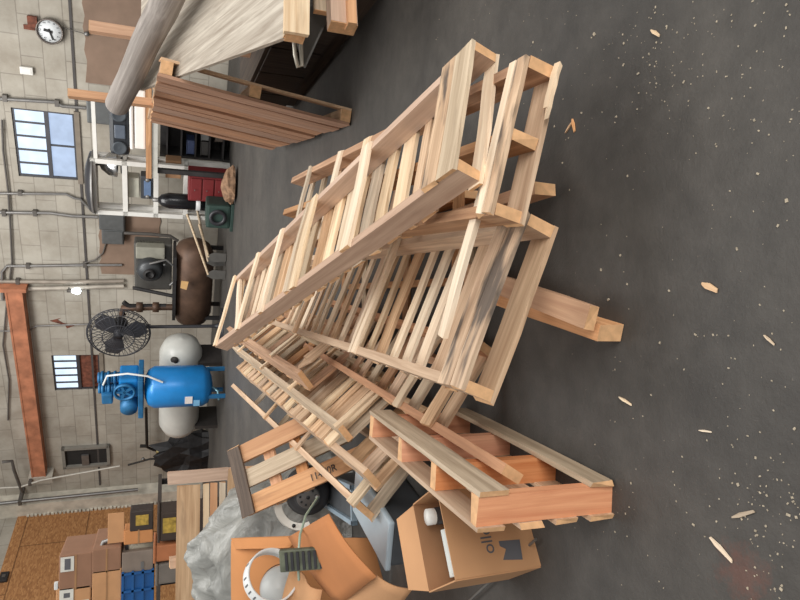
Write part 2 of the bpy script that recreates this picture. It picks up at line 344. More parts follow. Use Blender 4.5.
wpipe('wall_cable', 'thin dark cable swagged along the top of the wall', [(2, 120), (3, 150), (8, 190), (10, 220), (12, 262), (7, 300), (3, 345), (9, 380), (8, 420)], .025, PIPED, cat='cable')
wpipe('rail_pipe', 'pale rusty vertical pipe between the hooked conduit and the orange beam', [(-30, 281), (60, 282), (124, 281)], .06, plain('rusty_pale_pipe', (150, 140, 128), .6, .2, var=.25, scale=3), clamps=[(18, 282)])
wpipe('rail_pipe', 'pale pipe beside the bright bulb above the fan', [(-30, 290), (60, 288), (124, 286)], .07, plain('pale_pipe', (170, 162, 150), .6, .2, var=.2, scale=3))
wpipe('conduit', 'thin grey conduit from the beam down behind the standing fan', [(-30, 331), (28, 331), (36, 326), (92, 324)], .025)
def lpipe(name, label, pts, r, mat, off=.15):
    q = [lc(x, y, off) for x, y in pts]; o = q[0]; t = thing(name, label, 'pipe', LM @ Matrix.Translation((o[0], -off, o[1])))
    MB().tube([(a - o[0], 0, z - o[1]) for a, z in q], r, 8).build('tube', mat, t)
    MB().box((-.08, -.02, -.05), (.08, off, .05)).build('bracket', PIPED, t); return t
wpipe('gas_pipe', 'long grey pipe slanting along the corner above the chipboard wall', [(-30, 507), (0, 503.5), (138, 489.5)], .06, PIPE, off=.62, clamps=[(20, 502)])
wpipe('corner_conduit', 'thin pale conduit with a round junction box on the corner pillar', [(0, 488), (20, 487), (42, 480), (120, 466)], .035, plain('pale_conduit', (186, 182, 172), .5, .2), off=.62, clamps=[(30, 484)])
wpipe('corner_conduit', 'upright conduit left of the orange beam end', [(2, 462), (12, 461), (14, 470), (22, 492)], .05, PIPED, off=.62)
# clock
ck, s, z = wthing('wall_clock', 'round white analogue wall clock with grey rim', 'clock', 50, 31, .06)
Rk = (wc(37, 31, .06)[1] - wc(64, 31, .06)[1]) / 2
KM = Matrix.Rotation(radians(90), 4, 'X')      # local z of the disc points out of the wall
rim = MB().lathe([(Rk * .86, .02), (Rk * .9, .09), (Rk, .1), (Rk * 1.03, .05), (Rk, -.02)], 40, KM).build('rim', plain('clock_rim', (112, 104, 98), .35, .6), ck)
face = MB().lathe([(0.001, .04), (Rk * .9, .04), (Rk * .9, 0)], 40, KM).build('face', plain('clock_face', (226, 230, 232), .5, var=.02), ck)
BLK = plain('black_ink', (26, 26, 28), .6, var=.0)
for h in range(12):
    a = h * pi / 6; text_mesh('numeral', str(12 if h == 0 else h), Rk * .26, BLK, face, Matrix.Translation((sin(a) * Rk * .72, -.044, cos(a) * Rk * .72)) @ Matrix.Rotation(radians(90), 4, 'X'), .002, True)
for nm, ang, ln, wd in (('hour_hand', radians(12), .45, .03), ('minute_hand', radians(252), .68, .02)):
    Mh = Matrix.Rotation(ang, 4, 'Y'); MB().box((-wd, -.056, -.06), (wd, -.05, Rk * ln), M=Mh).build(nm, BLK, ck)
MB().lathe([(.001, .062), (.03, .062), (.03, .04)], 12, KM).build('hub', BLK, ck)
sb, s, z = wthing('speaker_bracket', 'small rusty bracket on the wall just above the clock', 'bracket', 33, 21, 0)
MB().box((-.12, -.12, -.1), (.12, 0, .1)).box((-.2, -.05, -.03), (-.1, 0, .2)).build('plate', RUST, sb)
wb, s, z = wthing('sensor_box', 'small white plastic box alone on the wall left of the clock', 'box', 27, 70, 0)
MB().rbox((-.09, -.1, -.14), (.09, 0, .14), .02).build('case', plain('white_plastic', (226, 224, 218), .5, var=.02), wb); MB().rbox((-.06, -.11, -.1), (.06, -.1, .1), .004).build('cover', plain('white_plastic', (226, 224, 218)), wb)
# small bulb lamps
def bulb(px, py, label, r=.06, stem=(.14, 0)):
    t, s, z = wthing('bare_bulb', label, 'light bulb', px, py, .3)
    MB().lathe([(.001, -r), (r * .7, -r * .7), (r, 0), (r * .7, r * .7), (r * .4, r * 1.4)], 14).build('bulb', emit('lit_bulb', (240, 250, 255), 7), t)
    MB().lathe([(r * .45, r * 1.3), (r * .45, r * 2.4), (.001, r * 2.4)], 12).build('socket', PIPED, t)
    MB().tube([(0, 0, r * 2), (0, .3, r * 2.2)], .02, 6).build('arm', PIPED, t); return t
bulb(77, 291, 'lit bare bulb glowing beside the pale vertical pipe', .11)
g_, s, z = wthing('glass_knob', 'small silver knob hanging by a cord under the clock', 'knob', 87, 34, .1)
MB().lathe([(.001, -.06), (.05, -.03), (.06, .02), (.02, .07)], 12).build('knob', PIPE, g_); MB().tube([(0, 0, .06), (.05, .05, .5), (.2, .05, .9)], .012, 6).build('cord', PIPED, g_)
# electrical boxes
EB = plain('grey_enamel', (96, 98, 98), .45, .3)
def ebox(x0, y0, x1, y1, label, handle=True):
    s0, s1, z0, z1 = wrect(x0, y0, x1, y1, .2); w_, h_ = s1 - s0, z1 - z0
    t = thing('fuse_box', label, 'electrical box', WM @ Matrix.Translation((s0, 0, z0)))
    MB().rbox((0, -.28, 0), (w_, 0, h_), .02).build('case', EB, t); MB().rbox((.03, -.31, .03), (w_ - .03, -.28, h_ - .03), .01).build('cover', EB, t)
    if handle: MB().box((w_ - .02, -.26, h_ * .4), (w_ + .06, -.2, h_ * .75)).build('switch_lever', PIPE, t)
ebox(87, 100, 111, 123, 'grey fuse box on the wall below the conduit left of the log end')
ebox(99, 211, 125, 229, 'larger grey fuse box beside the white rack')
ebox(102, 229, 124, 243, 'smaller grey fuse box joined to the left of the larger one')
wpipe('conduit', 'thick dark conduit bending from the small fuse box to the brown compressor', [(124, 233), (150, 234), (170, 236), (178, 241)], .05, PIPED, off=.3)
# dark vent hole near the corner
s0, s1, z0, z1 = wrect(62, 447, 110, 467, .1)
vh = thing('wall_vent', 'dark rectangular vent opening near the corner of the back wall', 'vent', WM @ Matrix.Translation((s0, 0, z0)))
w_, h_ = s1 - s0, z1 - z0
MB().box((0, -.14, 0), (.1, 0, h_)).box((w_ - .1, -.14, 0), (w_, 0, h_)).box((0, -.14, 0), (w_, 0, .1)).box((0, -.14, h_ - .1), (w_, 0, h_)).build('frame', plain('vent_frame', (128, 124, 116), .8), vh)
MB().box((.1, -.03, .1), (w_ - .1, -.005, h_ - .1)).build('opening', plain('vent_shade', (38, 36, 35), .9), vh)  # solid dark panel: the shade inside the vent is put into its colour
b = MB(); b.box((.1, -.12, h_ * .45), (w_ * .6, -.05, h_ * .6)).build('crossbar', PIPE, vh)
# peeling hole in the render
s0, s1, z0, z1 = wrect(50, 318, 74, 328, 0)
pts = [(s0, z0 + .2), (s0 + .1, z0), (s0 + .2, z0 + .3), (s1 - .05, z0 + .45), (s1, z1 - .3), (s1 - .1, z1), (s0 + .12, z1 - .4)]
struct(MB().prism(pts, 0, .02, Matrix(((1, 0, 0, 0), (0, 0, -1, 0), (0, 1, 0, 0), (0, 0, 0, 1)))).build('trim_6', RUST, M=WM))
#%%MACHINES
# ================================================================== MACHINES ALONG THE BACK WALL
class Plane:
    """a vertical plane parallel to the back wall; turns picture points into local metres"""
    def __init__(s, off): s.off = off
    def p(s, px, py, d=0.):
        a, z = wc(px, py, s.off); return V((a, -s.off - d, z))
    def rect(s, x0, y0, x1, y1): return wrect(x0, y0, x1, y1, s.off)
def mthing(name, label, cat, P, px, py, group=None):
    a, z = wc(px, py, P.off); base = V((a, -P.off, 0)); t = thing(name, label, cat, WM @ Matrix.Translation(base), group)
    return t, base
# --- blue upright compressor
P = Plane(offof(224, 387)); t, o = mthing('air_compressor', 'bright blue upright air compressor with pump on top of its tank', 'compressor', P, 224, 385)
BLUE = plain('blue_enamel', (28, 122, 190), .32, .1, var=.12, scale=3); BLUED = plain('blue_enamel_dull', (38, 104, 150), .5, .2, var=.25, scale=5)
a0 = P.p(200, 403) - o; a1 = P.p(200, 367) - o; r = (a1.x - a0.x) / 2 * .86; xc = (a0.x + a1.x) / 2 
z0 = (P.p(212, 385) - o).z; z1 = (P.p(145, 385) - o).z
Mt = Matrix.Translation((xc, 0, 0))
MB().lathe([(.001, z0 - .02), (r * .5, z0 + .02), (r * .85, z0 + .1), (r, z0 + .25), (r, z1 - .22), (r * .85, z1 - .08), (r * .5, z1), (.001, z1 + .02)], 32, Mt).build('tank', BLUE, t)
for k in range(3):
    a = k * 2 * pi / 3 + .5; MB().box((-.05, -.03, 0), (.05, .03, z0 + .2), M=Matrix.Translation((xc + cos(a) * r * .8, sin(a) * r * .8, 0))).build('leg', BLUED, t)
zp = z1 + .03
MB().rbox((xc - r * 1.25, -r * .8, zp), (xc + r * 1.05, r * .8, zp + .12), .02).build('platform', BLUED, t)
pm = MB().rbox((xc - .05, -.3, zp + .12), (xc + .5, .3, zp + .55), .05).build('crankcase', BLUE, t)
for k, dx in enumerate((.02, .36)):
    c = MB()
    for q in range(7): c.lathe([(.001, zp + .55 + q * .07), (.16 if q % 2 else .13, zp + .55 + q * .07), (.16 if q % 2 else .13, zp + .61 + q * .07), (.001, zp + .62 + q * .07)], 16, Matrix.Translation((xc + dx, 0, 0)))
    c.build('cylinder_head', BLUED, t)
MB().lathe([(.001, -.28), (.2, -.27), (.22, 0), (.2, .27), (.001, .28)], 20, Matrix.Translation((xc - .48, 0, zp + .34)) @ Matrix.Rotation(radians(90), 4, 'X')).build('motor', BLUED, t)
fl = MB().lathe([(.2, -.04), (.25, -.04), (.25, .04), (.2, .04), (.2, -.04)], 28, Matrix.Translation((xc + .2, -.38, zp + .42)) @ Matrix.Rotation(radians(90), 4, 'X'))
for k in range(5): fl.box((-.03, -.02, 0), (.03, .02, .22), M=Matrix.Translation((xc + .2, -.38, zp + .42)) @ Matrix.Rotation(k * 2 * pi / 5, 4, 'Y'))
fl.build('flywheel', BLUED, t)
MB().rbox((xc - .3, -.25, zp + .7), (xc + .02, .1, zp + .95), .04).build('air_filter', BLUED, t)
MB().tube([(xc + .3, -.2, zp + .9), (xc + .62, -.25, zp + .8), (xc + .7, -.28, zp + .35), (xc + .62, -.3, zp - .1), (xc + .45, -.35, zp - .45)], .025, 8).build('air_line', plain('white_hose', (212, 214, 212), .4), t)
lb = MB().box((xc - .12, -r - .012, z0 + .5), (xc + .1, -r + .06, z0 + .68)).build('data_label', plain('label_white', (230, 222, 218), .5), t)
MB().box((xc - .22, -r * .99 - .006, z1 - 1.4 + .1), (xc - .02, -r * .9, z1 - 1.25 + .1)).build('outline_label', plain('label_blue', (120, 176, 214), .5), t)
MB().tube([(xc + .1, -.2, z0), (xc + .1, -.35, z0 - .12), (xc - .15, -.4, z0 - .16)], .035, 8).build('drain_valve', plain('steel_teal', (110, 148, 160), .4, .6), t)
# --- horizontal white tank behind the blue compressor
P = Plane(offof(224, 387) - 1.2); t, o = mthing('storage_tank', 'round pale grey tank lying on a cradle behind the blue compressor', 'tank', P, 220, 385)
q0 = P.p(180, 431) - o; q1 = P.p(180, 338) - o; r = ((P.p(158, 350) - P.p(201, 350)).z) / 2; zc = (P.p(180, 385) - o).z; L_ = q1.x - q0.x
Mx = Matrix.Translation((q0.x, 0, zc)) @ Matrix.Rotation(radians(90), 4, 'Y')
MB().lathe([(.001, 0), (r * .45, .04), (r * .8, .16), (r, .42), (r, L_ - .42), (r * .8, L_ - .16), (r * .45, L_ - .04), (.001, L_)], 32, Mx).build('tank_body', plain('pale_tank_paint', (190, 190, 184), .35, .0, var=.1, scale=2), t)
for x in (q0.x + .5, q1.x - .6): MB().box((x - .06, -.4, 0), (x + .06, .4, zc - r * .8)).build('cradle', plain('dark_iron', (58, 54, 52), .7, .3), t)
MB().lathe([(.1, 0), (.1, .04), (.001, .05)], 14, Matrix.Translation((q1.x - .35, -r * .87, zc + r * .3)) @ Matrix.Rotation(radians(70), 4, 'X')).build('hand_hole_cover', plain('dark_iron', (58, 54, 52)), t)
# --- old brown compressor
P = Plane(offof(222, 280) if offof(222, 280) > .6 else .9); t, o = mthing('air_compressor', 'old rusty brown air compressor with big lying tank and black motor on top', 'compressor', P, 220, 280)
RB = plain('rusty_brown_tank', (92, 70, 56), .55, .3, var=.35, scale=3); DK = plain('greasy_black', (50, 48, 48), .6, .3, var=.3)
q0 = P.p(193, 322) - o; q1 = P.p(193, 240) - o; r = (P.p(173, 280) - P.p(213, 280)).z / 2; zc = (P.p(193, 280) - o).z; L_ = q1.x - q0.x
MB().lathe([(.001, 0), (r * .45, .04), (r * .8, .16), (r, .42), (r, L_ - .42), (r * .8, L_ - .16), (r * .45, L_ - .04), (.001, L_)], 32, Matrix.Translation((q0.x, 0, zc)) @ Matrix.Rotation(radians(90), 4, 'Y')).build('tank', RB, t)
for x in (q0.x + .4, q1.x - .4):
    for y in (-.35, .35): MB().box((x - .05, y - .04, 0), (x + .05, y + .04, zc - r * .6)).build('leg', DK, t)
bs = P.p(172, 310) - o; be = P.p(172, 248) - o
MB().box((bs.x, -.5, bs.z - .08), (be.x, .4, bs.z)).build('platform', DK, t)
m0 = P.p(150, 266) - o
MB().lathe([(.001, -.35), (.3, -.34), (.33, -.1), (.33, .25), (.25, .35), (.001, .36)], 24, Matrix.Translation((m0.x, 0, m0.z)) @ Matrix.Rotation(radians(90), 4, 'X')).build('motor', plain('motor_grey', (66, 68, 70), .4, .4), t)
fan = MB().lathe([(.001, 0), (.12, 0), (.16, .06), (.1, .1)], 16, Matrix.Translation((m0.x, -.36, m0.z)) @ Matrix.Rotation(radians(90), 4, 'X')).build('motor_cap', DK, t)
g0 = P.p(132, 245) - o; g1 = P.p(158, 292) - o
MB().rbox((g1.x, .1, P.p(172, 270).z), (g0.x, .5, (P.p(134, 270) - o).z), .05).build('belt_guard', plain('guard_grey', (84, 82, 78), .6, .2), t)
MB().rbox((g0.x - .35, -.1, (P.p(165, 243) - o).z), (g0.x, .3, (P.p(140, 243) - o).z + .1), .03).build('guard_lip', plain('guard_pale', (140, 138, 126), .6), t)
MB().tube([P.p(166, 300, .3) - o, P.p(130, 300, .3) - o, P.p(124, 296, .3) - o], .07, 10).build('riser_pipe', DK, t)
MB().tube([P.p(176, 301, .3) - o, P.p(150, 301, .3) - o, P.p(123, 302, .3) - o, P.p(123, 308, .3) - o], .09, 10).build('cylinder_pipe', RB, t)
for px in (156, 140): MB().lathe([(.001, -.1), (.14, -.08), (.14, .08), (.001, .1)], 14, Matrix.Translation(P.p(px, 301, .3) - o)).build('valve_body', RB, t)
MB().tube([P.p(173, 290, .3) - o, P.p(135, 284, .2) - o, P.p(133, 284, .2) - o], .05, 8).build('side_pipe', DK, t)
MB().tube([P.p(150, 256, .4) - o, P.p(166, 252, .4) - o, P.p(176, 260, .4) - o, P.p(176, 272, .4) - o, P.p(170, 277, .4) - o], .03, 8).build('hose', PIPE, t)
MB().sheet([P.p(180, 274, .7) - o, P.p(186, 276, .7) - o, P.p(188, 268, .7) - o, P.p(181, 267, .7) - o], .01).build('tag', plain('tan_tag', (206, 164, 110), .7), t)
MB().lathe([(.001, -.05), (.05, 0), (.001, .05)], 12, Matrix.Translation(P.p(165, 256, .45) - o)).build('gauge', emit('gauge_face', (245, 245, 245), .0), t)  # plain dark gauge bead; its emission strength is off
# --- pedestal fan
P = Plane(offof(222, 322) + .4); t, o = mthing('pedestal_fan', 'black wire-cage pedestal fan on a tall pole', 'fan', P, 222, 324)
c = P.p(119, 333) - o; R = (P.p(119, 309) - P.p(119, 358)).x / 2; R = abs(R); Rz = abs((P.p(89, 333) - P.p(150, 333)).z) / 2; R = (R + Rz) / 2
FB = plain('fan_black', (56, 56, 60), .5, .3)
FM = Matrix.Translation(c) @ Matrix.Rotation(radians(90), 4, 'X')
cg = MB()
for k in range(36):
    a = k * 2 * pi / 36; pts = [(cos(a) * .12, sin(a) * .12, .2), (cos(a) * R * .5, sin(a) * R * .5, .2), (cos(a) * R * .85, sin(a) * R * .85, .14), (cos(a) * R, sin(a) * R, 0)]
    cg.tube([FM @ V(p) for p in pts], .008, 4, False)
    pts = [(x, y, -z) for x, y, z in pts]; cg.tube([FM @ V(p) for p in pts], .008, 4, False)
for rr, zz in ((R, 0), (R * .97, .04), (R * .85, .14), (R * .5, .2)): cg.tube([FM @ V((cos(k * pi / 20) * rr, sin(k * pi / 20) * rr, zz)) for k in range(41)], .014, 6, False)
cg.build('cage', FB, t)
MB().lathe([(.001, .12), (.12, .1), (.14, -.1), (.2, -.2), (.2, -.45), (.001, -.5)], 20, FM).build('motor', FB, t)
for k in range(3):
    a = k * 2 * pi / 3 + .9; ca, sa = cos(a), sin(a)
    pr = [(.1, -.08), (.35, -.3), (R * .86, -.24), (R * .9, .05), (.5, .2), (.1, .08)]
    MB().prism([(x * ca - y * sa, x * sa + y * ca) for x, y in pr], -.015, .015, FM).build('blade', plain('fan_blade', (66, 66, 70), .4, .3), t)
MB().tube([c + V((0, .25, 0)), V((c.x, .3, 0.03))], .045, 10).build('pole', FB, t)
pa = P.p(128, 322) - o
MB().tube([V((c.x, .3, c.z - R * .6)), V((c.x, .3, c.z - R * 1.0))], .055, 10).build('pole_collar', PIPE, t)
MB().lathe([(.5, 0), (.5, .04), (.08, .08), (.05, .2)], 24, Matrix.Translation((c.x, .3, 0))).build('base', FB, t)
# --- white rack frame
P = Plane(1.6 + 0.9); WH = plain('white_pvc', (214, 212, 206), .45, var=.05)
t, o = mthing('storage_rack', 'rack of white square tubing holding tools against the wall', 'rack', P, 240, 185)
o0 = P.p(94, 211) - o; o1 = P.p(94, 160) - o; ztp = (P.p(94, 185) - o).z
def rl(n, a, b, r=.055): 
    m_ = MB(); a, b = V(a), V(b); lo = V((min(a[i], b[i]) - r for i in range(3))); hi = V((max(a[i], b[i]) + r for i in range(3))); return m_.box(lo, hi).build(n, WH, t)
for x in (o0.x, o1.x):
    for y in (0, .35): rl('upright', (x, y, 0.06), (x, y, ztp))
for px in (94, 125, 156, 186):
    zz = (P.p(px, 185) - o).z; rl('rail', (o0.x, 0, zz), (o1.x, 0, zz)); rl('rail', (o0.x, .35, zz), (o1.x, .35, zz))
    for x in (o0.x, o1.x): rl('side_rail', (x, 0, zz), (x, .35, zz), .04)
    MB().box((o0.x, 0, zz - .02), (o1.x, .35, zz + .02)).build('shelf', plain('shelf_board', (150, 140, 126), .8), t)
rl('rail', (o1.x, 0, (P.p(97, 185) - o).z), (o1.x + 1.4, 0, (P.p(97, 185) - o).z), .04)
def onrack(px, py, d=.0): return WM @ Matrix.Translation(P.p(px, py, d))
# things on the rack
DKP = plain('dark_plastic', (44, 44, 48), .45); RED = plain('red_paint', (112, 34, 36), .5)
q = thing('saucer_lamp', 'dark shallow dome lid lying on top of the white rack', 'lid', onrack(93, 187, -.3)); R = .75
MB().lathe([(R, 0), (R * .95, .08), (R * .6, .16), (.001, .2)], 28).build('dome', DKP, q); MB().lathe([(R * 1.02, -.02), (R * 1.02, .02), (R * .97, .02), (R * .97, -.02), (R * 1.02, -.02)], 28).build('rim', PIPE, q)
q = thing('clamp_lamp', 'silver reflector lamp on the top shelf of the white rack', 'lamp', onrack(122, 170, -.3))
MB().lathe([(.3, .12), (.27, .3), (.14, .46), (.06, .5), (.06, .62)], 22).build('reflector', plain('polished_steel', (170, 170, 170), .2, .9), q); MB().tube([(0, 0, .05), (0, 0, .6)], .03).build('stem', DKP, q); MB().lathe([(.2, 0), (.2, .04), (.001, .05)], 18).build('foot', DKP, q)
q = thing('tool_radio', 'pale boxy radio on the middle shelf of the white rack', 'radio', onrack(153.5, 191, -.3))
MB().rbox((-.3, -.15, 0), (.3, .2, .3), .03).build('case', plain('case_dark', (60, 62, 66), .5), q); MB().rbox((-.26, -.2, .32), (.26, .15, .62), .03).build('upper_case', plain('cream_case', (176, 174, 160), .5), q)
MB().rbox((-.2, -.19, .06), (.2, -.15, .22), .01).build('dial_panel', plain('dial_blue', (90, 110, 140), .3), q)
for x in (-.22, .22): MB().lathe([(.05, 0), (.05, .04), (.001, .05)], 12, Matrix.Translation((x, -.16, .14)) @ Matrix.Rotation(radians(90), 4, 'X')).build('knob', PIPE, q)
q = thing('cardboard_carton', 'small brown carton on the lower shelf of the white rack', 'box', onrack(184, 172, -.3)); MB().rbox((-.25, -.15, .06), (.2, .25, .42), .01).build('carton', plain('cardboard_dim', (142, 108, 78), .85), q); MB().box((-.1, -.16, .12), (.02, -.15, .3)).build('carton_label', plain('paper', (220, 218, 208), .8), q)
PR = Plane(2.5 + .55)
q, o2 = mthing('gas_cylinder', 'black upright gas cylinder with a pale collar beside the rack', 'gas cylinder', PR, 236, 205); zt = (PR.p(158, 205) - o2).z
MB().lathe([(.001, .02), (.19, .03), (.19, zt - .25), (.14, zt - .08), (.06, zt), (.001, zt)], 22).build('cylinder', plain('glossy_black', (24, 24, 27), .25, .2), q)
MB().lathe([(.196, zt - .95), (.196, zt - .85), (.19, zt - .85)], 22).build('collar', plain('pale_band', (190, 190, 190), .4), q); MB().lathe([(.05, zt), (.05, zt + .12), (.001, zt + .13)], 12).build('valve', PIPE, q)
q, o2 = mthing('tool_chest', 'dark red metal tool chest under the white rack', 'tool chest', PR, 238, 185); a = PR.rect(188, 172, 214, 196)
x0, x1 = a[0] - o2.x, a[1] - o2.x
for x in (x0 + .05, x1 - .05):
    for y in (-.2, .25): MB().lathe([(.001, 0), (.05, .02), (.05, .1), (.001, .12)], 10, Matrix.Translation((x, y, 0))).build('caster', DKP, q)
MB().rbox((x0, -.3, .12), (x1, .35, a[3]), .02).build('chest', RED, q)
for k in range(3): dz = .18 + k * (a[3] - .2) / 3; d = MB().rbox((x0 + .04, -.33, dz), (x1 - .04, -.3, dz + (a[3] - .3) / 3), .01).build('drawer', RED, q); MB().tube([(x0 + .3, -.37, dz + .15), (x1 - .3, -.37, dz + .15)], .015).build('drawer_handle', PIPE, d)
PG = Plane(2.5 + 1.1)
q, o2 = mthing('water_pump', 'small dark green pump motor on the floor by the rack', 'pump', PG, 233, 213)
GR = plain('dark_green_paint', (52, 72, 66), .5, .2)
MB().rbox((-.35, -.3, 0), (.35, .3, .07), .01).build('base_plate', GR, q); MB().rbox((-.3, -.28, .07), (.3, .28, .62), .06).build('housing', GR, q)
MB().lathe([(.2, 0), (.2, .05), (.12, .05), (.12, 0)], 20, Matrix.Translation((0, -.28, .36)) @ Matrix.Rotation(radians(90), 4, 'X')).build('inlet_ring', DKP, q)
# sacks / shovels leaning between the pump and the old compressor
for k, (a_, b_, c_) in enumerate((((206, 217), (228, 262), 'nearest the pump'), ((208, 232), (232, 258), 'with the wide blade'), ((196, 222), (230, 275), 'closest to the old compressor'))):
    PP = Plane(2.9 + .15 * k); p0 = PP.p(*a_) ; p1 = PP.p(*b_)
    q = thing('garden_spade', 'grey long-handled spade leaning by the old compressor, %s' % c_, 'spade', WM @ Matrix.Translation((p1.x, p1.y, 0)))
    a = p0 - V((p1.x, p1.y, 0)) + V((0, .4, .2)); MB().tube([V((0, 0, .45)), a], .03, 8).build('handle', GREY('Z'), q)
    MB().prism([(-.12, .0), (.12, .0), (.14, .3), (.05, .46), (-.05, .46), (-.14, .3)], -.01, .01, Matrix(((1, 0, 0, 0), (0, 0, 1, 0), (0, 1, 0, 0.02), (0, 0, 0, 1)))).build('blade', plain('dull_steel', (112, 110, 106), .5, .6), q)
# crumpled heap on the floor
PL = Plane(2.5 + 1.5)
def lump(name, label, cat, M_, rx, ry, rz, mat, seed, amp=.25, sub=3, freq=2.5):
    bm = bmesh.new(); bmesh.ops.create_icosphere(bm, subdivisions=sub, radius=1)
    for v in bm.verts:
        n_ = noise.noise(v.co * freq + V((seed, seed * 2, 0))) + .5 * noise.noise(v.co * freq * 2.6 + V((seed, 0, 5)))
        v.co *= 1 + amp * n_; v.co = V((v.co.x * rx, v.co.y * ry, max(v.co.z, -.25) * rz + .25 * rz))
    mb = MB(); bm.verts.index_update(); mb.add([v.co.copy() for v in bm.verts], [tuple(x.index for x in f.verts) for f in bm.faces], False); bm.free()
    o = mb.build(name, mat, M=M_); return tag(o, label, cat)
lump('rag_heap', 'crumpled tan rags heaped on the floor beneath the rack', 'rags', WM @ Matrix.Translation(PL.p(234, 186)), .42, .3, .22, plain('tan_rag', (136, 106, 82), .9, var=.4, scale=12), 3)
PX = Plane(1.9)
q, o2 = mthing('parts_cabinet', 'dark metal cabinet filled with parts behind the leaning slatted pallet', 'cabinet', PX, 236, 140)
a = PX.rect(160, 108, 236, 158); x0, x1 = a[0] - o2.x, a[1] - o2.x
b = MB(); zt = a[3]
b.box((x0, -.1, 0), (x0 + .05, .6, zt)).box((x1 - .05, -.1, 0), (x1, .6, zt)).box((x0, .55, 0), (x1, .6, zt))
b.build('carcass', DK, q)
for k in range(5): MB().box((x0, -.1, .15 + k * zt / 5), (x1, .6, .19 + k * zt / 5)).build('shelf', DK, q)
for k, j, c_, lb in ((2, 0, (52, 64, 96), 'navy blue bin on a shelf of the dark metal cabinet'), (1, 1, (120, 120, 118), 'grey bin on a shelf of the dark metal cabinet'), (1, 0, (60, 58, 56), 'black bin on the lower left shelf of the dark metal cabinet'), (0, 1, (84, 74, 66), 'brown bin on the bottom shelf of the dark metal cabinet')):
    xx = x0 + .1 + j * (x1 - x0 - .1) / 3; zz = .19 + k * zt / 5; h = zt / 5 - .12
    tb = thing('storage_bin', lb, 'storage bin', WM @ Matrix.Translation(o2 + V((xx, 0, zz))))
    MB().rbox((0, -.05, 0), ((x1 - x0) / 3.6, .4, h * .8), .02).build('bin_body', plain('bin_%s' % c_[0], c_, .6), tb); MB().rbox((-.01, -.06, h * .8), ((x1 - x0) / 3.6 + .01, .41, h * .9), .01).build('lid', plain('bin_%s' % c_[0], c_), tb)
# boombox, cooler, board stacked above the rack's right end
PB = Plane(3.15)
a = PB.rect(110, 103, 130, 151)
q = thing('boombox', 'black twin-speaker boombox stereo below the grey log end', 'stereo', WM @ Matrix.Translation((a[0], -PB.off, a[2])))
w_, h_ = a[1] - a[0], a[3] - a[2]; MB().rbox((0, -.25, 0), (w_, .25, h_), .08).build('case', plain('stereo_black', (34, 37, 42), .4), q)
for x in (w_ * .16, w_ * .84): MB().lathe([(h_ * .36, 0), (h_ * .38, .03), (h_ * .3, .03), (h_ * .15, .01), (.001, .02)], 22, Matrix.Translation((x, -.25, h_ * .5)) @ Matrix.Rotation(radians(90), 4, 'X')).build('speaker_cone', plain('cone_grey', (60, 66, 72), .5), q)
MB().rbox((w_ * .36, -.28, h_ * .2), (w_ * .64, -.25, h_ * .75), .02).build('display_panel', plain('stereo_panel', (84, 92, 104), .35), q)
a = PB.rect(130, 86, 146, 144)
q = thing('cool_box', 'long white box under the black stereo', 'cool box', WM @ Matrix.Translation((a[0], -PB.off, a[2])))
w_, h_ = a[1] - a[0], a[3] - a[2]; MB().rbox((0, -.3, 0), (w_, .35, h_ * .72), .04).build('body', plain('cooler_white', (226, 224, 220), .4, var=.03), q); MB().rbox((-.02, -.33, h_ * .75), (w_ + .02, .38, h_), .04).build('lid', plain('cooler_white', (226, 224, 220)), q)
a = PB.rect(146.5, 82, 161, 170)
q = thing('work_shelf', 'brown plank shelf carrying the white box and stereo', 'shelf', WM @ Matrix.Translation((a[0], -PB.off, a[2])))
w_, h_ = a[1] - a[0], a[3] - a[2]
MB().box((0, -.5, h_ * .62), (w_, .4, h_)).build('plank', BRN('X'), q); MB().box((0, -.47, h_ * .2), (w_, -.4, h_ * .6)).build('edge_strip', plain('pale_edge', (186, 184, 176), .6), q)
for x in (.1, w_ - .2): MB().box((x, -.4, -a[2]), (x + .1, -.3, h_ * .62)).build('leg', DK, q)
# --- valve manifold left of the blue compressor
P = Plane(.5); o = P.p(170, 450); t = thing('pipe_manifold', 'black iron pipework with brass valves low on the back wall', 'pipework', WM @ Matrix.Translation(o))
IR = plain('black_iron_pipe', (46, 44, 42), .5, .5); BRASS = plain('brass', (176, 160, 110), .35, .8)
MB().tube([P.p(146, 408) - o, P.p(147, 447) - o, P.p(154, 450) - o, P.p(166, 451) - o, P.p(176, 448) - o, P.p(181, 440) - o, P.p(181, 425) - o], .05, 8).build('bent_pipe', IR, t)
MB().tube([P.p(140, 446) - o, P.p(147, 446) - o], .06, 8).build('stub_pipe', IR, t)
MB().lathe([(.001, -.16), (.1, -.12), (.12, 0), (.1, .12), (.001, .16)], 14, Matrix.Translation(P.p(160, 451) - o)).build('brass_valve', BRASS, t)
MB().tube([P.p(128, 465) - o, P.p(150, 459) - o, P.p(175, 458) - o, P.p(202, 438) - o], .035, 8).build('slanted_rod', IR, t)
for (x, y) in ((143, 459), (174, 459)): MB().lathe([(.001, -.08), (.08, 0), (.001, .08)], 10, Matrix.Translation(P.p(x, y) - o)).build('valve_wheel', PIPE, t)
t2 = lump('scrap_heap', 'black greasy scrap piled at the foot of the corner pillar', 'scrap', WM @ Matrix.Translation(Plane(1.4).p(212, 452)), .9, .5, 1.5, plain('scrap_black', (30, 29, 30), .6, .2, var=.5, scale=8), 11, .5)
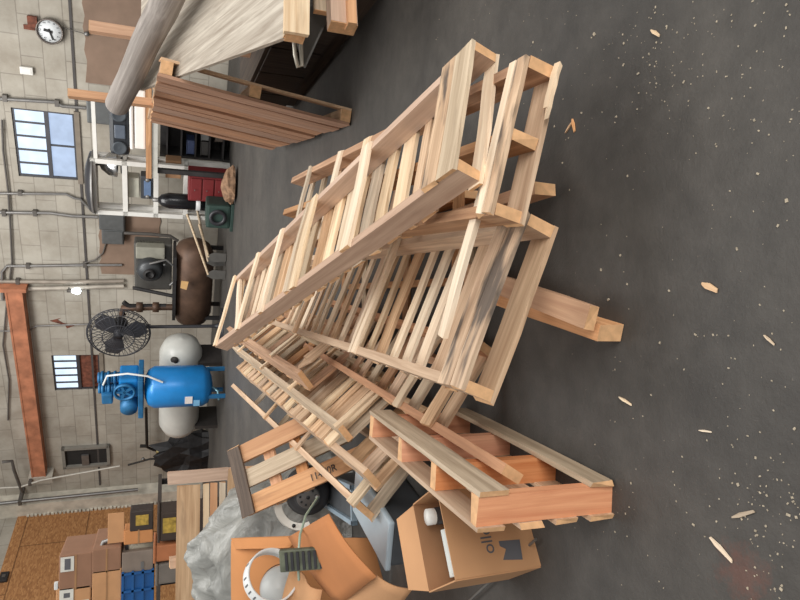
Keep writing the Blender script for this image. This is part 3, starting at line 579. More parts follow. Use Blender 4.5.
#%%RIGHT
# ================================================================== LUMBER HELPERS AND PALLETS
def cam_scale(o, s): return CAM + (V(o) - CAM) * s
def board(lo, hi, axis, jit=.004, bow=.006):
    """a sawn board: slight bow and uneven ends, subdivided along its length"""
    ax = {'X': 0, 'Y': 1, 'Z': 2}[axis]; n = 5; m_ = MB(); o1, o2 = [i for i in range(3) if i != ax]
    ph = random.uniform(0, 6.28); am = random.uniform(-bow, bow); vs = []
    for k in range(n + 1):
        t_ = k / n; c = lo[ax] + (hi[ax] - lo[ax]) * t_; dz = am * sin(pi * t_) + random.uniform(-jit, jit) * .3
        for (a, b_) in ((0, 0), (1, 0), (1, 1), (0, 1)):
            v = [0, 0, 0]; e = random.uniform(-jit, jit) * (2 if k in (0, n) else 0)
            v[ax] = c + e; v[o1] = (hi if a else lo)[o1] + random.uniform(-jit, jit) * .6; v[o2] = (hi if b_ else lo)[o2] + dz
            vs.append(V(v))
    fs = [(0, 3, 2, 1), tuple(n * 4 + i for i in range(4))] + [(k * 4 + i, k * 4 + (i + 1) % 4, (k + 1) * 4 + (i + 1) % 4, (k + 1) * 4 + i) for k in range(n) for i in range(4)]
    m_.add(vs, fs); m_.ends = [0, 1]; return m_
def splinter(lo, hi, axis, end=1):
    """board whose one end is broken to a ragged point"""
    m_ = board(lo, hi, axis); ax = {'X': 0, 'Y': 1, 'Z': 2}[axis]; L_ = hi[ax] - lo[ax]; w_ax = [i for i in (0, 1) if i != ax][0]; c = (lo[w_ax] + hi[w_ax]) / 2
    ks = range(len(m_.v) - 4, len(m_.v)) if end else range(4)
    for j, i in enumerate(ks):
        v = m_.v[i]; v[w_ax] = c + (v[w_ax] - c) * .25; 
        if j in (1, 2): v[ax] -= (1 if end else -1) * min(.12, L_ * .2)
    return m_
SLAT_W = .1
def pallet(label, o, ax, ay, L, W, H, slats, tops, nst=2, st0=None, smat=PINK, slmats=(PALE, TAN, PALE), tmat=(PALE, TAN, TAN), sw=.04, group=None, name='wooden_pallet', over=.0, cutL=None):
    """o: near right lower corner; local x runs along the stringers, y across to the left, z toward the open side"""
    x = V(ax).normalized(); y = V(ay); y = (y - x * y.dot(x)).normalized(); z = x.cross(y)
    t = thing(name, label, 'pallet', frame(o, x, y, z), group)
    for i in range(nst):
        yy = (W - sw) * i / (nst - 1)
        board((st0[i] if st0 else 0, yy, 0), (L if cutL is None else cutL[i], yy + sw, H), 'X', .002, .004).build('stringer', smat('X'), t)
    for k, sp in enumerate(slats):
        u, wd = sp[0], sp[1]; m_ = sp[2] if len(sp) > 2 and sp[2] else slmats[(k * 7 + len(slats)) % len(slmats)]
        ya, yb = (-over, W + over) if len(sp) < 5 else (sp[3], sp[4])
        board((u, ya + random.uniform(-.006, .006), -.017), (u + wd, yb + random.uniform(-.006, .006), 0), 'Y').build('slat', m_('Y'), t)
    for k, sp in enumerate(tops):
        u, wd = sp[0], sp[1]; m_ = sp[2] if len(sp) > 2 and sp[2] else tmat[k % len(tmat)]
        ya, yb = (-over, W + over) if len(sp) < 5 else (sp[3], sp[4])
        f = splinter if len(sp) > 5 else board
        f((u, ya, H), (u + wd, yb, H + .017), 'Y').build('top_board', m_('Y'), t)
    return t
def run(u0, u1, w=.095, g=.045, jw=.02, jg=.02):
    out = []; u = u0
    while u < u1:
        ww = w + random.uniform(-jw, jw); out.append((u, ww)); u += ww + g + random.uniform(-jg, jg)
    return out
# A: the topmost long pallet
s = .9
pallet('longest pallet lying topmost on the heap, pinkish side rails toward the camera', cam_scale((.985, 2.181, .278), s), (-.266, .946, .185), (-.911, -.31, .272), 3.2 * s, .605 * s, .1 * s,
       [(.0, .06, PALE), (.26, .1, PALE), (.4, .05, TAN), (.52, .1, PALE), (.68, .08, PALE), (.82, .09, GREY), (.96, .07, PALE), (1.08, .1, PALE)] + run(1.23, 2.75, .085, .06),
       [(.0, .1, GREY), (.103, .085, STN), (.76, .08, PALE), (1.36, .07, PALE), (1.46, .04, GREY), (1.86, .05, PALE), (2.3, .05, PALE), (2.83, .05, PALE)], smat=PINK, slmats=(PALE, GREY, TAN, PALE))
A_ = bpy.context.scene.collection.objects['wooden_pallet']
for q0, q1 in (((2.83, .0, .075), (2.5, .5, .06)), ((2.8, .02, .055), (2.62, .54, .03))):
    q0, q1 = V(q0), V(q1); m_ = board((0, -.03, 0), ((q1 - q0).length, .03, .016), 'X').build('broken_slat', PALE('X'), A_); m_.matrix_basis = ortho(q0, q1 - q0, V((1, 0, 0)))
# B: long pallet under A, to the right
pallet('long pallet lying beneath the topmost one, black-stained edge boards at its near end', (.773, 1.731, .309), (.035, .996, .077), (-.974, .017, .226), 2.87, .534, .1,
       [(-.005, .1, TAN)] + [(.8, .1, GREY)] + run(1.0, 2.1, .09, .09) + [(2.35, .08, GREY), (2.62, .07, GREY)],
       [(.0, .05, STN), (.055, .035, PALE), (1.33, .07, PALE), (1.75, .06, PALE), (2.35, .05, GREY)], nst=3, smat=BRN)
B_ = bpy.context.scene.collection.objects['wooden_pallet.001']
splinter((-.04, -.0, .0), (-.012, .19, .014), 'Y').build('torn_strip', PALE('Y'), B_)
# C: wide slatted pallet, front left of B
pallet('slatted pallet at the front of the heap, wide black-stained board at its near corner', (.256, 1.782, .266), (.018, 1, .009), (-.928, .013, .372), 3.7, .631, .1,
       [(-.0, .12, TAN), (.26, .08, BRN), (.42, .09, TAN), (.6, .075, PALE), (.76, .075, PALE), (.93, .065, PALE), (1.09, .1, TAN), (1.29, .065, PALE), (1.45, .08, PALE), (1.64, .07, TAN)] + run(1.84, 3.6, .08, .11),
       [(.0, .085, STN), (.088, .085, STN), (1.18, .045, PALE), (1.235, .035, PALE), (2.6, .09, TAN)], smat=TAN, slmats=(PALE, TAN, PALE, GREY))
# loose light batten resting across A's near corner and C
def batten(name, label, p0, p1, w_, th, mat, cat='board', ends=True):
    p0, p1 = V(p0), V(p1); x = (p1 - p0); L_ = x.length; x.normalize(); y = V((0, 0, 1)).cross(x).normalized(); 
    m_ = ortho(p0, x, y); t = board((0, -w_ / 2, 0), (L_, w_ / 2, th), 'X', .003, .006)
    o = t.build(name, mat('X'), M=m_); return tag(o, label, cat)
batten('loose_batten', 'pale narrow batten lying over the stained slatted pallet, under the topmost pallet tip', at(489, 184, 1.86), at(445, 338, 1.96), .045, .02, PALE)
# D: pallet standing on edge, orange cross bearers
Dx, Dy, Dz = V((.055, .998, -.004)), V((.02, .006, .999)), V((.998, -.055, -.02))
t = thing('wooden_pallet', 'short pallet standing on edge in front, broad orange end board toward the camera', 'pallet', frame((-.748, 1.796, .0), Dx, Dy, Dz))
Ld, Wd, Hd = 1.16, .54, .1
for k, u in enumerate((0, .34, .70, 1.1)): board((u, .0, 0), (u + .045, Wd, Hd), 'Y', .002, .002).build('bearer', wood('fresh_orange_wood', (232, 166, 120), (206, 132, 90), 'Y'), t)
for k, (v0, v1) in enumerate(((.0, .1), (.15, .24), (.29, .38), (.44, .54))): board((-.01, v0, -.018), (Ld, v1, 0), 'X').build('deck_board', TAN('X'), t)
for k, (v0, v1, a) in enumerate(((.01, .1, 0), (.43, .54, 0))): board((-.01, v0, Hd), (Ld, v1, Hd + .02), 'X').build('outer_board', GREY('X'), t)
# E3: pallet with long brown rail leaning onto D
p0 = at(517, 487, 1.93); vp = ray(150, 249).normalized(); vp.z = max(vp.z, -.02)
t = pallet('pallet with long brown rail slipping between the front slatted one and the standing one', p0 + V((.46 * .84, 0, -.46 * .54)) - V((0, 0, .02)), vp, (-.84, .0, .54), 3.3, .46, .09,
       [(.66, .09, TAN), (1.0, .1, PALE)] + run(1.3, 3.2, .09, .09), [(.6, .09, TAN), (.98, .07, PALE)], smat=lambda ax: wood('rail_brown', (216, 154, 102), (172, 114, 72), ax), slmats=(TAN, BRN, GREY), st0=(.6, 0))
# E2, E1, G, H: the leaning rows at the left of the heap
def tilted(label, o, ax, ay, L, W, H, s, slats, tops, Wkeep=None, **k):
    """scaled about the camera height; Wkeep keeps the left edge and narrows the rest"""
    o = V(o); ay = V(ay).normalized(); lf = o + ay * W; lf = cam_scale(lf, s); W2 = Wkeep or W * s; o2 = lf - ay * W2
    return pallet(label, o2, ax, ay, L * s, W2, H * s, slats, tops, **k)
tilted('short pallet wedged beneath the front slatted one with a broken orange-ended rail', (-.051, 2.817, .402), (.09, .989, .118), (-.613, -.039, .789), 1.5, .6, .1, 1.5,
       run(.02, 2.2, .12, .08), [(.0, .16, TAN, .02, .46, 1), (.62, .05, PALE)], Wkeep=.5, smat=BRN, slmats=(GREY, TAN, BRN))
tilted('weathered grey-railed pallet leaning in the middle of the left side rows', (-.388, 3.23, .103), (.099, .988, .119), (-.633, -.03, .773), 2.6, .6, .1, 1.1,
       [(.02, .12, GREY), (.17, .07, GREY), (.28, .09, PALE), (.42, .1, PALE), (.58, .09, GREY)] + run(.75, 2.8, .09, .09), [(.0, .05, PALE), (.95, .03, PALE), (1.7, .03, PALE), (2.5, .03, PALE)], Wkeep=.46, smat=GREY, slmats=(GREY, PALE, TAN))
tilted('tan pallet with close rows of slats leaning at the left, orange-ended near rail', (-.415, 2.536, .191), (.071, .993, .098), (-.664, -.026, .747), 2.6, .6, .1, 1.25,
       [(.0, .1, TAN), (.17, .14, TAN), (.35, .14, TAN)] + [(1.6, .1, GREY), (2.9, .1, GREY)], run(.5, 3.15, .1, .05), Wkeep=.5, smat=TAN, slmats=(TAN, PALE, TAN, PALE))
tilted('sparse pallet with few cross pieces, lowest of the leaning rows', (-.5, 2.537, .26), (.067, .993, .101), (-.744, -.018, .668), 2.6, .6, .1, 1.36,
       [(.0, .12, GREY), (1.2, .1, GREY), (2.0, .1, GREY), (2.9, .1, GREY)], [(.0, .1, GREY), (1.12, .05, TAN), (2.05, .05, TAN)], Wkeep=.42, smat=TAN)
# timbers under the heap
def timber(label, p0, p1, w_, th, mat=ORG, name='square_timber', roll=0.):
    p0, p1 = V(p0), V(p1); x = (p1 - p0); L_ = x.length; x.normalize(); y = V((0, 0, 1)).cross(x).normalized(); m_ = ortho(p0, x, y) @ Matrix.Rotation(roll, 4, 'X')
    return tag(board((0, -w_ / 2, -th / 2), (L_, w_ / 2, th / 2), 'X', .003, .003).build(name, mat('X'), M=m_), label, 'timber')
timber('long orange timber whose end lies on the floor right of the front slatted pallet', gz(611, 333, .052), gz(470, 287, .052), .06, .1)
timber('orange timber resting on top of the lower one, its end just behind it', gz(592, 318, .13), gz(460, 270, .13), .085, .042, roll=.1)
timber('orange timber end sticking out below the black-stained pallet', gz(545, 189, .09), gz(400, 235, .1), .05, .1)
b0 = pallet('pallet lying flat on the floor at the bottom of the heap, mostly buried', (.55, 2.75, .02), (.0, 1, 0), (-1, 0, 0), 2.2, .9, .1, [(.1, .1), (1., .1), (1.9, .1)], [(.0, .1), (2.1, .1)], nst=3, smat=BRN, slmats=(BRN, GREY), tmat=(BRN,))
# ------------------------------------------------------------------ F: stamped pallet by the junk
pf0, pf1 = at(247, 507, 4.9), at(345, 463, 4.35); pf2 = at(233, 459, 5.1)
x = (pf1 - pf0).normalized(); y = (pf2 - pf0); Wf = y.length
Fm = ortho(pf0, x, y); Lf = (pf1 - pf0).length
t = thing('wooden_pallet', 'upended pallet with three beams, dark brown end plank and stamped letters', 'pallet', Fm)
for k, mt in enumerate((ORG, GREY, ORG)):
    yy = Wf * k / 2; bm_ = board((0, yy - .068, -.025), (Lf + (.1 if k else .3), yy + .068, .025), 'X', .003, .003).build('beam', mt('X'), t)
    if k == 0:
        text_mesh('stamp', '114T0R', .075, BLK, bm_, Matrix.Translation((Lf * .68, -.03, .034)))
board((-.03, -.07, .03), (.09, Wf + .07, .05), 'Y').build('end_plank', wood('dark_plank', (128, 106, 88), (84, 68, 56), 'Y'), t)
for u in (.25, .5): board((u, -.07, -.05), (u + .1, Wf + .07, -.027), 'Y').build('under_board', ORG('Y'), t)
# ------------------------------------------------------------------ J: pallet standing behind the plastic sheet
YJ = 6.2; j0 = at(171, 472, YJ); j1 = at(171, 640, YJ)
Jx = V((j1.x - j0.x, 0, 0)); Jm = frame((j0.x, YJ, 0), (-1, 0, 0), (0, -1, 0), (0, 0, 1)); zt = j0.z; Lj = abs(Jx.x)
t = thing('wooden_pallet', 'pale pallet standing upright behind the grey plastic sheet', 'pallet', Jm)
Jz = lambda px: at(px, 540, YJ).z
for xx in (0.0, Lj * .5, Lj - .1): board((xx, -.0, 0), (xx + .1, .05, zt), 'Z').build('upright', PINK('Z'), t)
for a, b_, m_ in ((176, 199, TAN), (202, 208, PALE), (209, 216, ORG), (218, 224, PALE), (226, 240, TAN), (245, 262, TAN)):
    board((.12 if a < 220 else 0, .05, Jz(b_)), (Lj, .07, Jz(a)), 'X').build('slat', m_('X'), t)
board((-.02, .05, Jz(226)), (.1, .075, zt + .03), 'Z').build('end_board', PINK('Z'), t)
# ------------------------------------------------------------------ Q: long slatted pallet standing against the bench
Qo = V((1.653, 5.183, 0)); Qx = V((.114, -.069, .991)); Qy = V((.151, .987, .051)); Qz = V((-.982, .144, .122))
t = thing('wooden_pallet', 'brown slatted pallet standing upright by the workbench', 'pallet', ortho(Qo, Qx, Qy))
Lq, Wq, Hq = 1.567, 3.3, .14
for u in (.0, Lq * .5, Lq - .1): board((u, .0, .02), (u + .09, Wq, Hq - .02), 'Y', .002, .002).build('stringer', TAN('Y'), t)
n = 12
for k in range(n): yy = Wq * k / n; board((0, yy, Hq - .02), (Lq - k * .004, yy + Wq / n * .86, Hq + random.uniform(.0, .02)), 'X').build('slat', wood('red_brown_wood', (196, 150, 118), (150, 108, 82), 'X'), t)
for yy in (0, 1.5, 3.0): board((0, yy, 0), (Lq, yy + .1, .02), 'X').build('back_board', TAN('X'), t)
# ------------------------------------------------------------------ workbench, sloping panel, log, posts
A1 = at(283, 38, 3.55); A2 = at(140, 90, 6.0); ex = V((2.6, .0, 0))
t = thing('workbench', 'long weathered plywood-topped bench at the right, light and worn', 'workbench', Matrix.Translation((A1.x, A1.y, 0)))
o = V((A1.x, A1.y, 0)); GP = wood('worn_plywood', (218, 208, 192), (162, 148, 132), 'Y')
q = [A1 - o, A1 - o + ex, A2 - o + ex, A2 - o]
pm_ = ortho(A1 - o, ex, A2 - A1); pi_ = pm_.inverted(); tp_ = MB().sheet([pi_ @ v for v in q], .03).build('top_panel', GP, t); tp_.matrix_basis = pm_
d = (A2 - A1).normalized()
board((0, -.06, A1.z - .12), (2.4, .03, A1.z - .0), 'X').build('front_rail', GREY('X'), t)
MB().box((-.004, -.062, A1.z - .1), (0.0, .03, A1.z - .01)).build('rail_end', ENDG, t)
MB().box((0, -.1, A1.z - .13), (2.4, -.06, A1.z + .01)).build('edge_strip', PALE('X'), t)
DW = wood('dark_base_wood', (86, 72, 60), (46, 39, 34), 'X')  # dark brown wood tone of the closed base
p0, p1 = gz(292, 112), gz(392, -12); x = (p1 - p0).normalized()
bb = ortho(p0, x, V((0, 0, 1)).cross(x)); Ls = (p1 - p0).length
t2 = thing('bench_base', 'dark closed base cabinet beneath the worn plywood bench', 'cabinet', bb)
yd = -1.5 if (bb @ V((0, 1, 0))).x < p0.x else 0
hb = .66
MB().box((0, yd, .12), (Ls, yd + 1.5, hb), .0).build('carcass', DW, t2)
MB().box((.1, yd + .05, 0), (Ls, yd + 1.45, .12)).build('plinth', DW, t2)
for k in range(5): xx = k * Ls / 5; MB().box((xx + .02, (yd + 1.5) if yd else -.02, .16), (xx + Ls / 5 - .02, (yd + 1.52) if yd else 0, hb - .04)).build('front_panel', wood('dark_base_wood', (86, 72, 60), (46, 39, 34), 'Z'), t2)
# lumber offcuts stacked on the skid near the frame edge
def offcut(label, c, L_, w_, th, yaw, mat): 
    m_ = Matrix.Translation(c) @ Matrix.Rotation(yaw, 4, 'Z'); o = thing('timber_offcut', label, 'timber', m_); board((0, -w_ / 2, 0), (L_, w_ / 2, th), 'X', .003).build('timber_body', mat('X'), o); MB().box((-.003, -w_ / 2, 0), (.0, w_ / 2, th), .001).build('cut_end', ENDG, o); return o
c = at(336, 27, 3.55); offcut('pale timber offcut with fresh pinkish end jutting out at the top edge of the picture', (c.x, c.y, c.z - .12), 1.6, .1, .16, .2, PINK)
c = at(350, 27, 3.5); offcut('orange offcut lying against the pale one near the bench', (c.x, c.y, c.z - .03), 1.5, .09, .05, .2, ORG)
c = at(330, 14, 3.7); offcut('greyed offcut behind the pinkish one at the top edge', (c.x, c.y, c.z - .1), 1.5, .04, .2, .2, GREY)
# galvanised bent bracket leaning below the bench
p0, p1 = at(290, 22, 3.7), at(297, 68, 3.9)
t = thing('steel_bracket', 'bent grey galvanised steel bracket hanging under the bench end', 'bracket', Matrix.Translation(p0))
g = plain('galvanised_sheet', (112, 110, 106), .45, .5)
MB().sheet([V((0, 0, 0)), V((.5, .1, .0)), V((.35, .1, -.35)), at(304, 68, 3.9) - p0], .01).build('sheet', g, t)
MB().tube([at(293, 28, 3.66) - p0, at(295, 55, 3.7) - p0, at(298, 67, 3.72) - p0, at(302, 66, 3.72) - p0, at(301, 42, 3.7) - p0], .012, 8).build('bent_rod', plain('bright_rod', (190, 184, 170), .4, .5), t)
# log
P1 = at(117, 104, 6.25); P2 = at(174, -14, 4.6); P2 = P1 + (P2 - P1) * 1.25
t = thing('round_log', 'thick smooth grey round log lying slantwise over the bench', 'log', Matrix.Translation(P1)); LG = None
dv = P2 - P1; Lm = ortho(V((0, 0, 0)), dv, V((0, 0, 1)))
prof = MB(); n = 9; pts = [(dv * (k / n)) + V((random.uniform(-.008, .008), 0, random.uniform(-.008, .008))) for k in range(n + 1)]
lo = MB().tube([Lm.inverted() @ p for p in pts], .104, 28, True, .11).build('trunk', wood('grey_log_bark', (184, 172, 162), (134, 124, 116), 'X'), t); lo.matrix_basis = Lm
MB().lathe([(.001, .003), (.1, .003), (.1, -.02)], 24, Matrix.Translation(V((0, 0, 0))) @ dv.to_track_quat('-Z', 'Y').to_matrix().to_4x4()).build('sawn_end', plain('log_end', (150, 138, 124), .8), t)
# posts
for (xt, xb, py, Y, lb) in ((90, 190, 27, 6.9, 'upright pale post rising behind the log, nearer the clock'), (69, 200, 93.5, 6.9, 'upright pale post rising behind the cut end of the log')):
    a = at(xt, py, Y); w_ = 9.0 / 620 * Y * .5 * (1. if py < 50 else .75); t = thing('wooden_post', lb, 'post', Matrix.Translation((a.x, a.y, 0)))
    board((-w_, -.05, 0), (w_, .05, a.z), 'Z', .002, .003).build('post', ORG('Z'), t); MB().box((-w_, -.05, a.z), (w_, .05, a.z + .006)).build('sawn_top', ENDG, t)
#%%JUNK
# ================================================================== CARTONS AND SCRAP, FRONT LEFT
CB = plain('cardboard', (196, 148, 106), .85, var=.08, scale=3, bump=.05); CBO = plain('orange_cardboard', (204, 140, 88), .85, var=.08, scale=3); CBD = plain('cardboard_inside_shade', (158, 116, 82), .9, var=.1)  # CBD is a darker copy of CB: the carton's inner shade as colour
def frm(p0, px_, py_): return ortho(p0, px_, py_)
# open printed carton
e0 = gz(533, 557, 0.0); hh = .40; tL = gz(455, 580, hh); tR = gz(436, 487, hh)
x = (tR - tL); x.z = 0; w_ = .46; x.normalize(); yb = V((0, 0, 1)).cross(x)      # yb points away from camera
B0 = V((-1.2, 2.3, 0)); B0 = V((tL.x, tL.y, 0)); dpt = .3; tilt = .0
t = thing('cardboard_carton', 'open printed cardboard carton in front, grey emblem on its side', 'box', frame(B0, x, yb, (0, 0, 1)))
wb_ = (tR - tL).length
th = .006
fr = MB().sheet([(0, 0, 0), (wb_, 0, 0), (wb_, 0, hh), (0, 0, hh)], -th).build('front_panel', CB, t)
MB().sheet([(0, 0, 0), (0, dpt, 0), (0, dpt, hh), (0, 0, hh)], th).build('side_panel', CB, t)
MB().sheet([(wb_, 0, 0), (wb_, dpt, 0), (wb_, dpt, hh), (wb_, 0, hh)], -th).build('side_panel', CB, t)
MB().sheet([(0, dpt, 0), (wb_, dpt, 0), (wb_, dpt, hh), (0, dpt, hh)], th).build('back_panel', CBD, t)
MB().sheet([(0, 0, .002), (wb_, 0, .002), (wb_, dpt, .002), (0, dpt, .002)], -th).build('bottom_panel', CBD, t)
MB().sheet([(0, dpt, hh), (wb_, dpt, hh), (wb_ - .03, dpt + .12, hh + .05), (.03, dpt + .12, hh + .05)], th).build('flap', CB, t)
INK = plain('grey_ink', (98, 98, 102), .8, var=.1)
pr = MB().prism([(.035, .08), (.115, .07), (.12, .17), (.1, .17), (.085, .145), (.045, .17)], -.008, -.0065, Matrix(((1, 0, 0, 0), (0, 0, 1, 0), (0, 1, 0, 0), (0, 0, 0, 1)))).build('emblem', INK, fr)
text_mesh('lettering', 'ollo', .075, INK, fr, Matrix.Translation((.075, -.0075, .2)) @ Matrix.Rotation(radians(90), 4, 'X'), .0006)
# louvred foam block inside
BF = frame(B0, x, yb, (0, 0, 1)); Mi = BF @ Matrix.Translation((.13, .13, .26)) @ Matrix.Rotation(-.9, 4, 'X')
t = thing('foam_insert', 'white ribbed foam insert standing inside the open printed carton', 'packaging foam', Mi); FO = plain('white_foam', (214, 218, 214), .7, var=.04)
MB().rbox((-.1, -.015, -.12), (.1, .015, .1), .004).build('block', FO, t)
for k in range(3): MB().rbox((-.09, -.03, -.1 + k * .07), (.09, -.015, -.06 + k * .07), .004).build('rib', FO, t)
t = thing('clear_jar', 'small clear plastic jar lid up in the back of the open printed carton', 'jar', BF @ Matrix.Translation((wb_ - .08, .2, .3)))
MB().lathe([(.001, -.1), (.04, -.1), (.04, .04), (.03, .06)], 16).build('jar_body', plain('jar_dark', (60, 60, 62), .2), t); MB().lathe([(.036, .05), (.036, .085), (.001, .09)], 16).build('lid', plain('white_plastic', (226, 224, 218)), t)
# pale blue and grey bins
def pxbox(name, label, cat, a, b, d, z, h, parts, M_extra=None):
    """a box whose level top is set by three picture corners: a origin, a->b length, a->d width"""
    A_, B_, D_ = gz(*a, z), gz(*b, z), gz(*d, z); x = B_ - A_; L_ = x.length; x.normalize(); y = D_ - A_; y -= x * y.dot(x); W_ = y.length; y.normalize()
    if x.cross(y).z < 0: A_, y = A_ + y * W_, -y
    m_ = frame(A_ - V((0, 0, h)), x, y, (0, 0, 1)); t = thing(name, label, cat, m_ @ M_extra if M_extra else m_); parts(t, L_, W_, h); return t
LB = plain('pale_blue_lid', (190, 206, 216), .35, var=.04); DG = plain('dark_grey_bin', (82, 86, 90), .5, var=.15)
def bin1(t, L_, W_, h):
    MB().rbox((.015, .015, 0), (L_ - .015, W_ - .015, h - .03), .02).build('body', DG, t); MB().rbox((0, 0, h - .035), (L_, W_, h), .012).build('lid', LB, t)
pxbox('storage_tote', 'dark grey storage tote with flat pale blue lid beside the printed carton', 'tote', (385, 572), (352, 510), (416, 566), .3, .3, bin1)
def bin2(t, L_, W_, h):
    MB().rbox((.02, .02, 0), (L_ - .02, W_ - .02, h - .02), .02).build('body', DG, t)
    r_ = MB(); r_.box((0, 0, h - .04), (L_, .03, h)).box((0, W_ - .03, h - .04), (L_, W_, h)).box((0, 0, h - .04), (.03, W_, h)).box((L_ - .03, 0, h - .04), (L_, W_, h)); r_.build('rim', plain('blue_grey_rim', (156, 176, 190), .4), t)
pxbox('storage_tote', 'dark grey tote with blue-grey rim tucked behind the black motor', 'tote', (352, 526), (322, 506), (352, 486), .3, .3, bin2)
# large orange cardboard sheet
def cardsheet(name, label, q, mat, th=.008, bend=.02, nx=8, ny=8, cat='cardboard', drop=None):
    o = V(q[0]); pts = [V(p) - o for p in q]; m_ = MB().sheet(pts, th, nx, ny, (lambda u_, v_: bend * sin(pi * u_) + bend * .5 * sin(2 * pi * v_)))
    return tag(m_.build(name, mat, M=Matrix.Translation(o)), label, cat)
def opencarton(label, a, b, d, z, h, mat, flaps=True, name='cardboard_carton', ex=()):
    def parts(t, L_, W_, h_):
        th = .006
        for q_ in (((0, 0), (L_, 0)), ((L_, 0), (L_, W_)), ((L_, W_), (0, W_)), ((0, W_), (0, 0))):
            (x0, y0), (x1, y1) = q_; MB().sheet([(x0, y0, 0), (x1, y1, 0), (x1, y1, h_), (x0, y0, h_)], th).build('side_panel', mat, t)
        MB().sheet([(0, 0, .004), (L_, 0, .004), (L_, W_, .004), (0, W_, .004)], .004).build('bottom_panel', mat, t)
        for e in ex: e(t, L_, W_, h_)
    return pxbox(name, label, 'box', a, b, d, z, h, parts)
cardsheet('cardboard_sheet', 'big flat orange cardboard sheet leaning across the cartons', [at(376, 577, 3.0), at(328, 514, 3.35), at(288, 537, 4.0), at(338, 606, 3.5)], plain('brown_orange_cardboard', (186, 122, 74), .85, var=.08, scale=3))
cardsheet('cardboard_sheet', 'torn lighter cardboard piece under the big orange sheet at the picture edge', [at(412, 590, 2.95), at(376, 576, 3.05), at(338, 598, 3.5), at(372, 640, 3.3)], CB)
cardsheet('cardboard_sheet', 'curled brown cardboard strip in front of the white ring', [at(330, 640, 3.6), at(322, 590, 3.6), at(290, 570, 3.9), at(286, 630, 3.9)], CB, bend=.06)
# carton holding the white ring
cardsheet('cardboard_sheet', 'upright orange cardboard panel standing behind the white slotted ring', [at(231, 541, 4.5), at(233, 650, 4.5), at(400, 640, 4.1), at(372, 538, 4.1)], CBO)
cardsheet('cardboard_sheet', 'narrow orange cardboard strip folded forward along the top of the upright panel', [at(300, 536, 4.2), at(290, 548, 4.15), at(236, 550, 4.45), at(231, 539, 4.52)], CBL if 0 else CBO, bend=.004)
zr = .84
c = at(271, 577, 3.9); tc_ = (CAM - c).normalized(); axr = (tc_ * .8 + CX * .42 + CY * .42).normalized()
t = thing('slotted_ring', 'white slotted plastic ring in front of the orange cardboard panel', 'plastic ring', ortho(c, axr.cross(CX).normalized(), CY.cross(axr)) if 0 else Matrix.Translation(c) @ axr.to_track_quat('Z', 'Y').to_matrix().to_4x4()); WP = plain('white_ring_plastic', (222, 224, 222), .35, var=.04)
Rr = .165; MB().lathe([(Rr, -.045), (Rr, .045), (Rr - .012, .045), (Rr - .012, -.045), (Rr, -.045)], 48).build('ring', WP, t)
for k in range(24):
    if k % 6 == 5: continue
    a = 2 * pi * k / 24; MB().box((Rr - .002, -.005, -.022), (Rr + .002, .005, .022), M=Matrix.Rotation(a, 4, 'Z')).build('slot', plain('slot_dark', (96, 98, 100), .6), t)
c = at(280, 588, 4.0); t = thing('grey_canister', 'pale grey domed canister below the white slotted ring', 'canister', Matrix.Translation(c) @ (CAM - c + V((0, 0, .8))).to_track_quat('Z', 'Y').to_matrix().to_4x4())
MB().lathe([(.001, .1), (.06, .09), (.11, .05), (.135, -.02), (.14, -.2), (.001, -.21)], 30).build('canister_body', plain('light_grey_plastic', (172, 174, 172), .4), t); MB().lathe([(.142, -.06), (.147, -.075), (.142, -.09)], 30).build('band', DKP, t)
# oil-stained filter panel
def filt(t, L_, W_, h):
    MB().rbox((0, 0, 0), (L_, W_, h), .01).build('panel', plain('mossy_metal', (92, 96, 80), .6, .2, var=.5, scale=14), t)
    for k in range(7): MB().box((L_ * (.12 + k * .11), W_ * .1, h), (L_ * (.17 + k * .11), W_ * .9, h + .012)).build('fin', DKP, t)
q = [at(266, 553, 3.72), at(318, 549, 3.6), at(330, 574, 3.55), at(280, 573, 3.68)]
fx = (q[1] - q[0]); Lq_ = fx.length; fy = q[3] - q[0]; Wq_ = fy.length; fm = ortho(q[0], fx, fy)
if (fm.to_3x3() @ V((0, 0, 1))).dot(CAM - q[0]) < 0: fm = ortho(q[3], fx, -fy)
t = thing('filter_panel', 'dirty green-grey finned metal panel between the white ring and the cardboard sheet', 'panel', fm @ Matrix.Translation((0, 0, -.04))); filt(t, Lq_, Wq_ * .9, .04)
# motor with perforated cap, white housing ring
ct = at(308, 497, 4.6)
t = thing('electric_motor', 'dark round motor with perforated end cap among the scrap', 'motor', Matrix.Translation(ct) @ (CAM - ct).to_track_quat('Z', 'Y').to_matrix().to_4x4() @ Matrix.Rotation(-.35, 4, 'Y') @ Matrix.Scale(1.12, 4)); MG = plain('motor_dark_grey', (66, 66, 68), .45, .4)
MB().lathe([(.001, 0), (.075, 0), (.09, -.02), (.1, -.03), (.12, -.035), (.15, -.06), (.155, -.2), (.001, -.22)], 32).build('motor_body', MG, t)
cp = MB().lathe([(.001, .01), (.07, .008), (.078, 0), (.078, -.02)], 28).build('end_cap', plain('cap_grey', (104, 102, 100), .4, .4), t)
for k in range(9): a = 2 * pi * k / 9; MB().lathe([(.001, .0115), (.008, .0115), (.008, .005)], 8, Matrix.Translation((cos(a) * .052, sin(a) * .052, 0))).build('vent_hole', BLK, cp)
MB().lathe([(.001, .013), (.013, .013), (.013, .005)], 10).build('shaft_hole', BLK, cp)
ct2 = at(299, 506, 4.72)
t = thing('fan_shroud', 'white plastic half-round shroud curved around the dark motor', 'shroud', Matrix.Translation(ct2) @ (CAM - ct2).to_track_quat('Z', 'Y').to_matrix().to_4x4())
hr = MB(); n = 22; vs = []
e_dn = t.matrix_world.inverted().to_3x3()
cxl = (e_dn @ CX); cyl = (e_dn @ CY); cc = e_dn @ (ct - ct2)
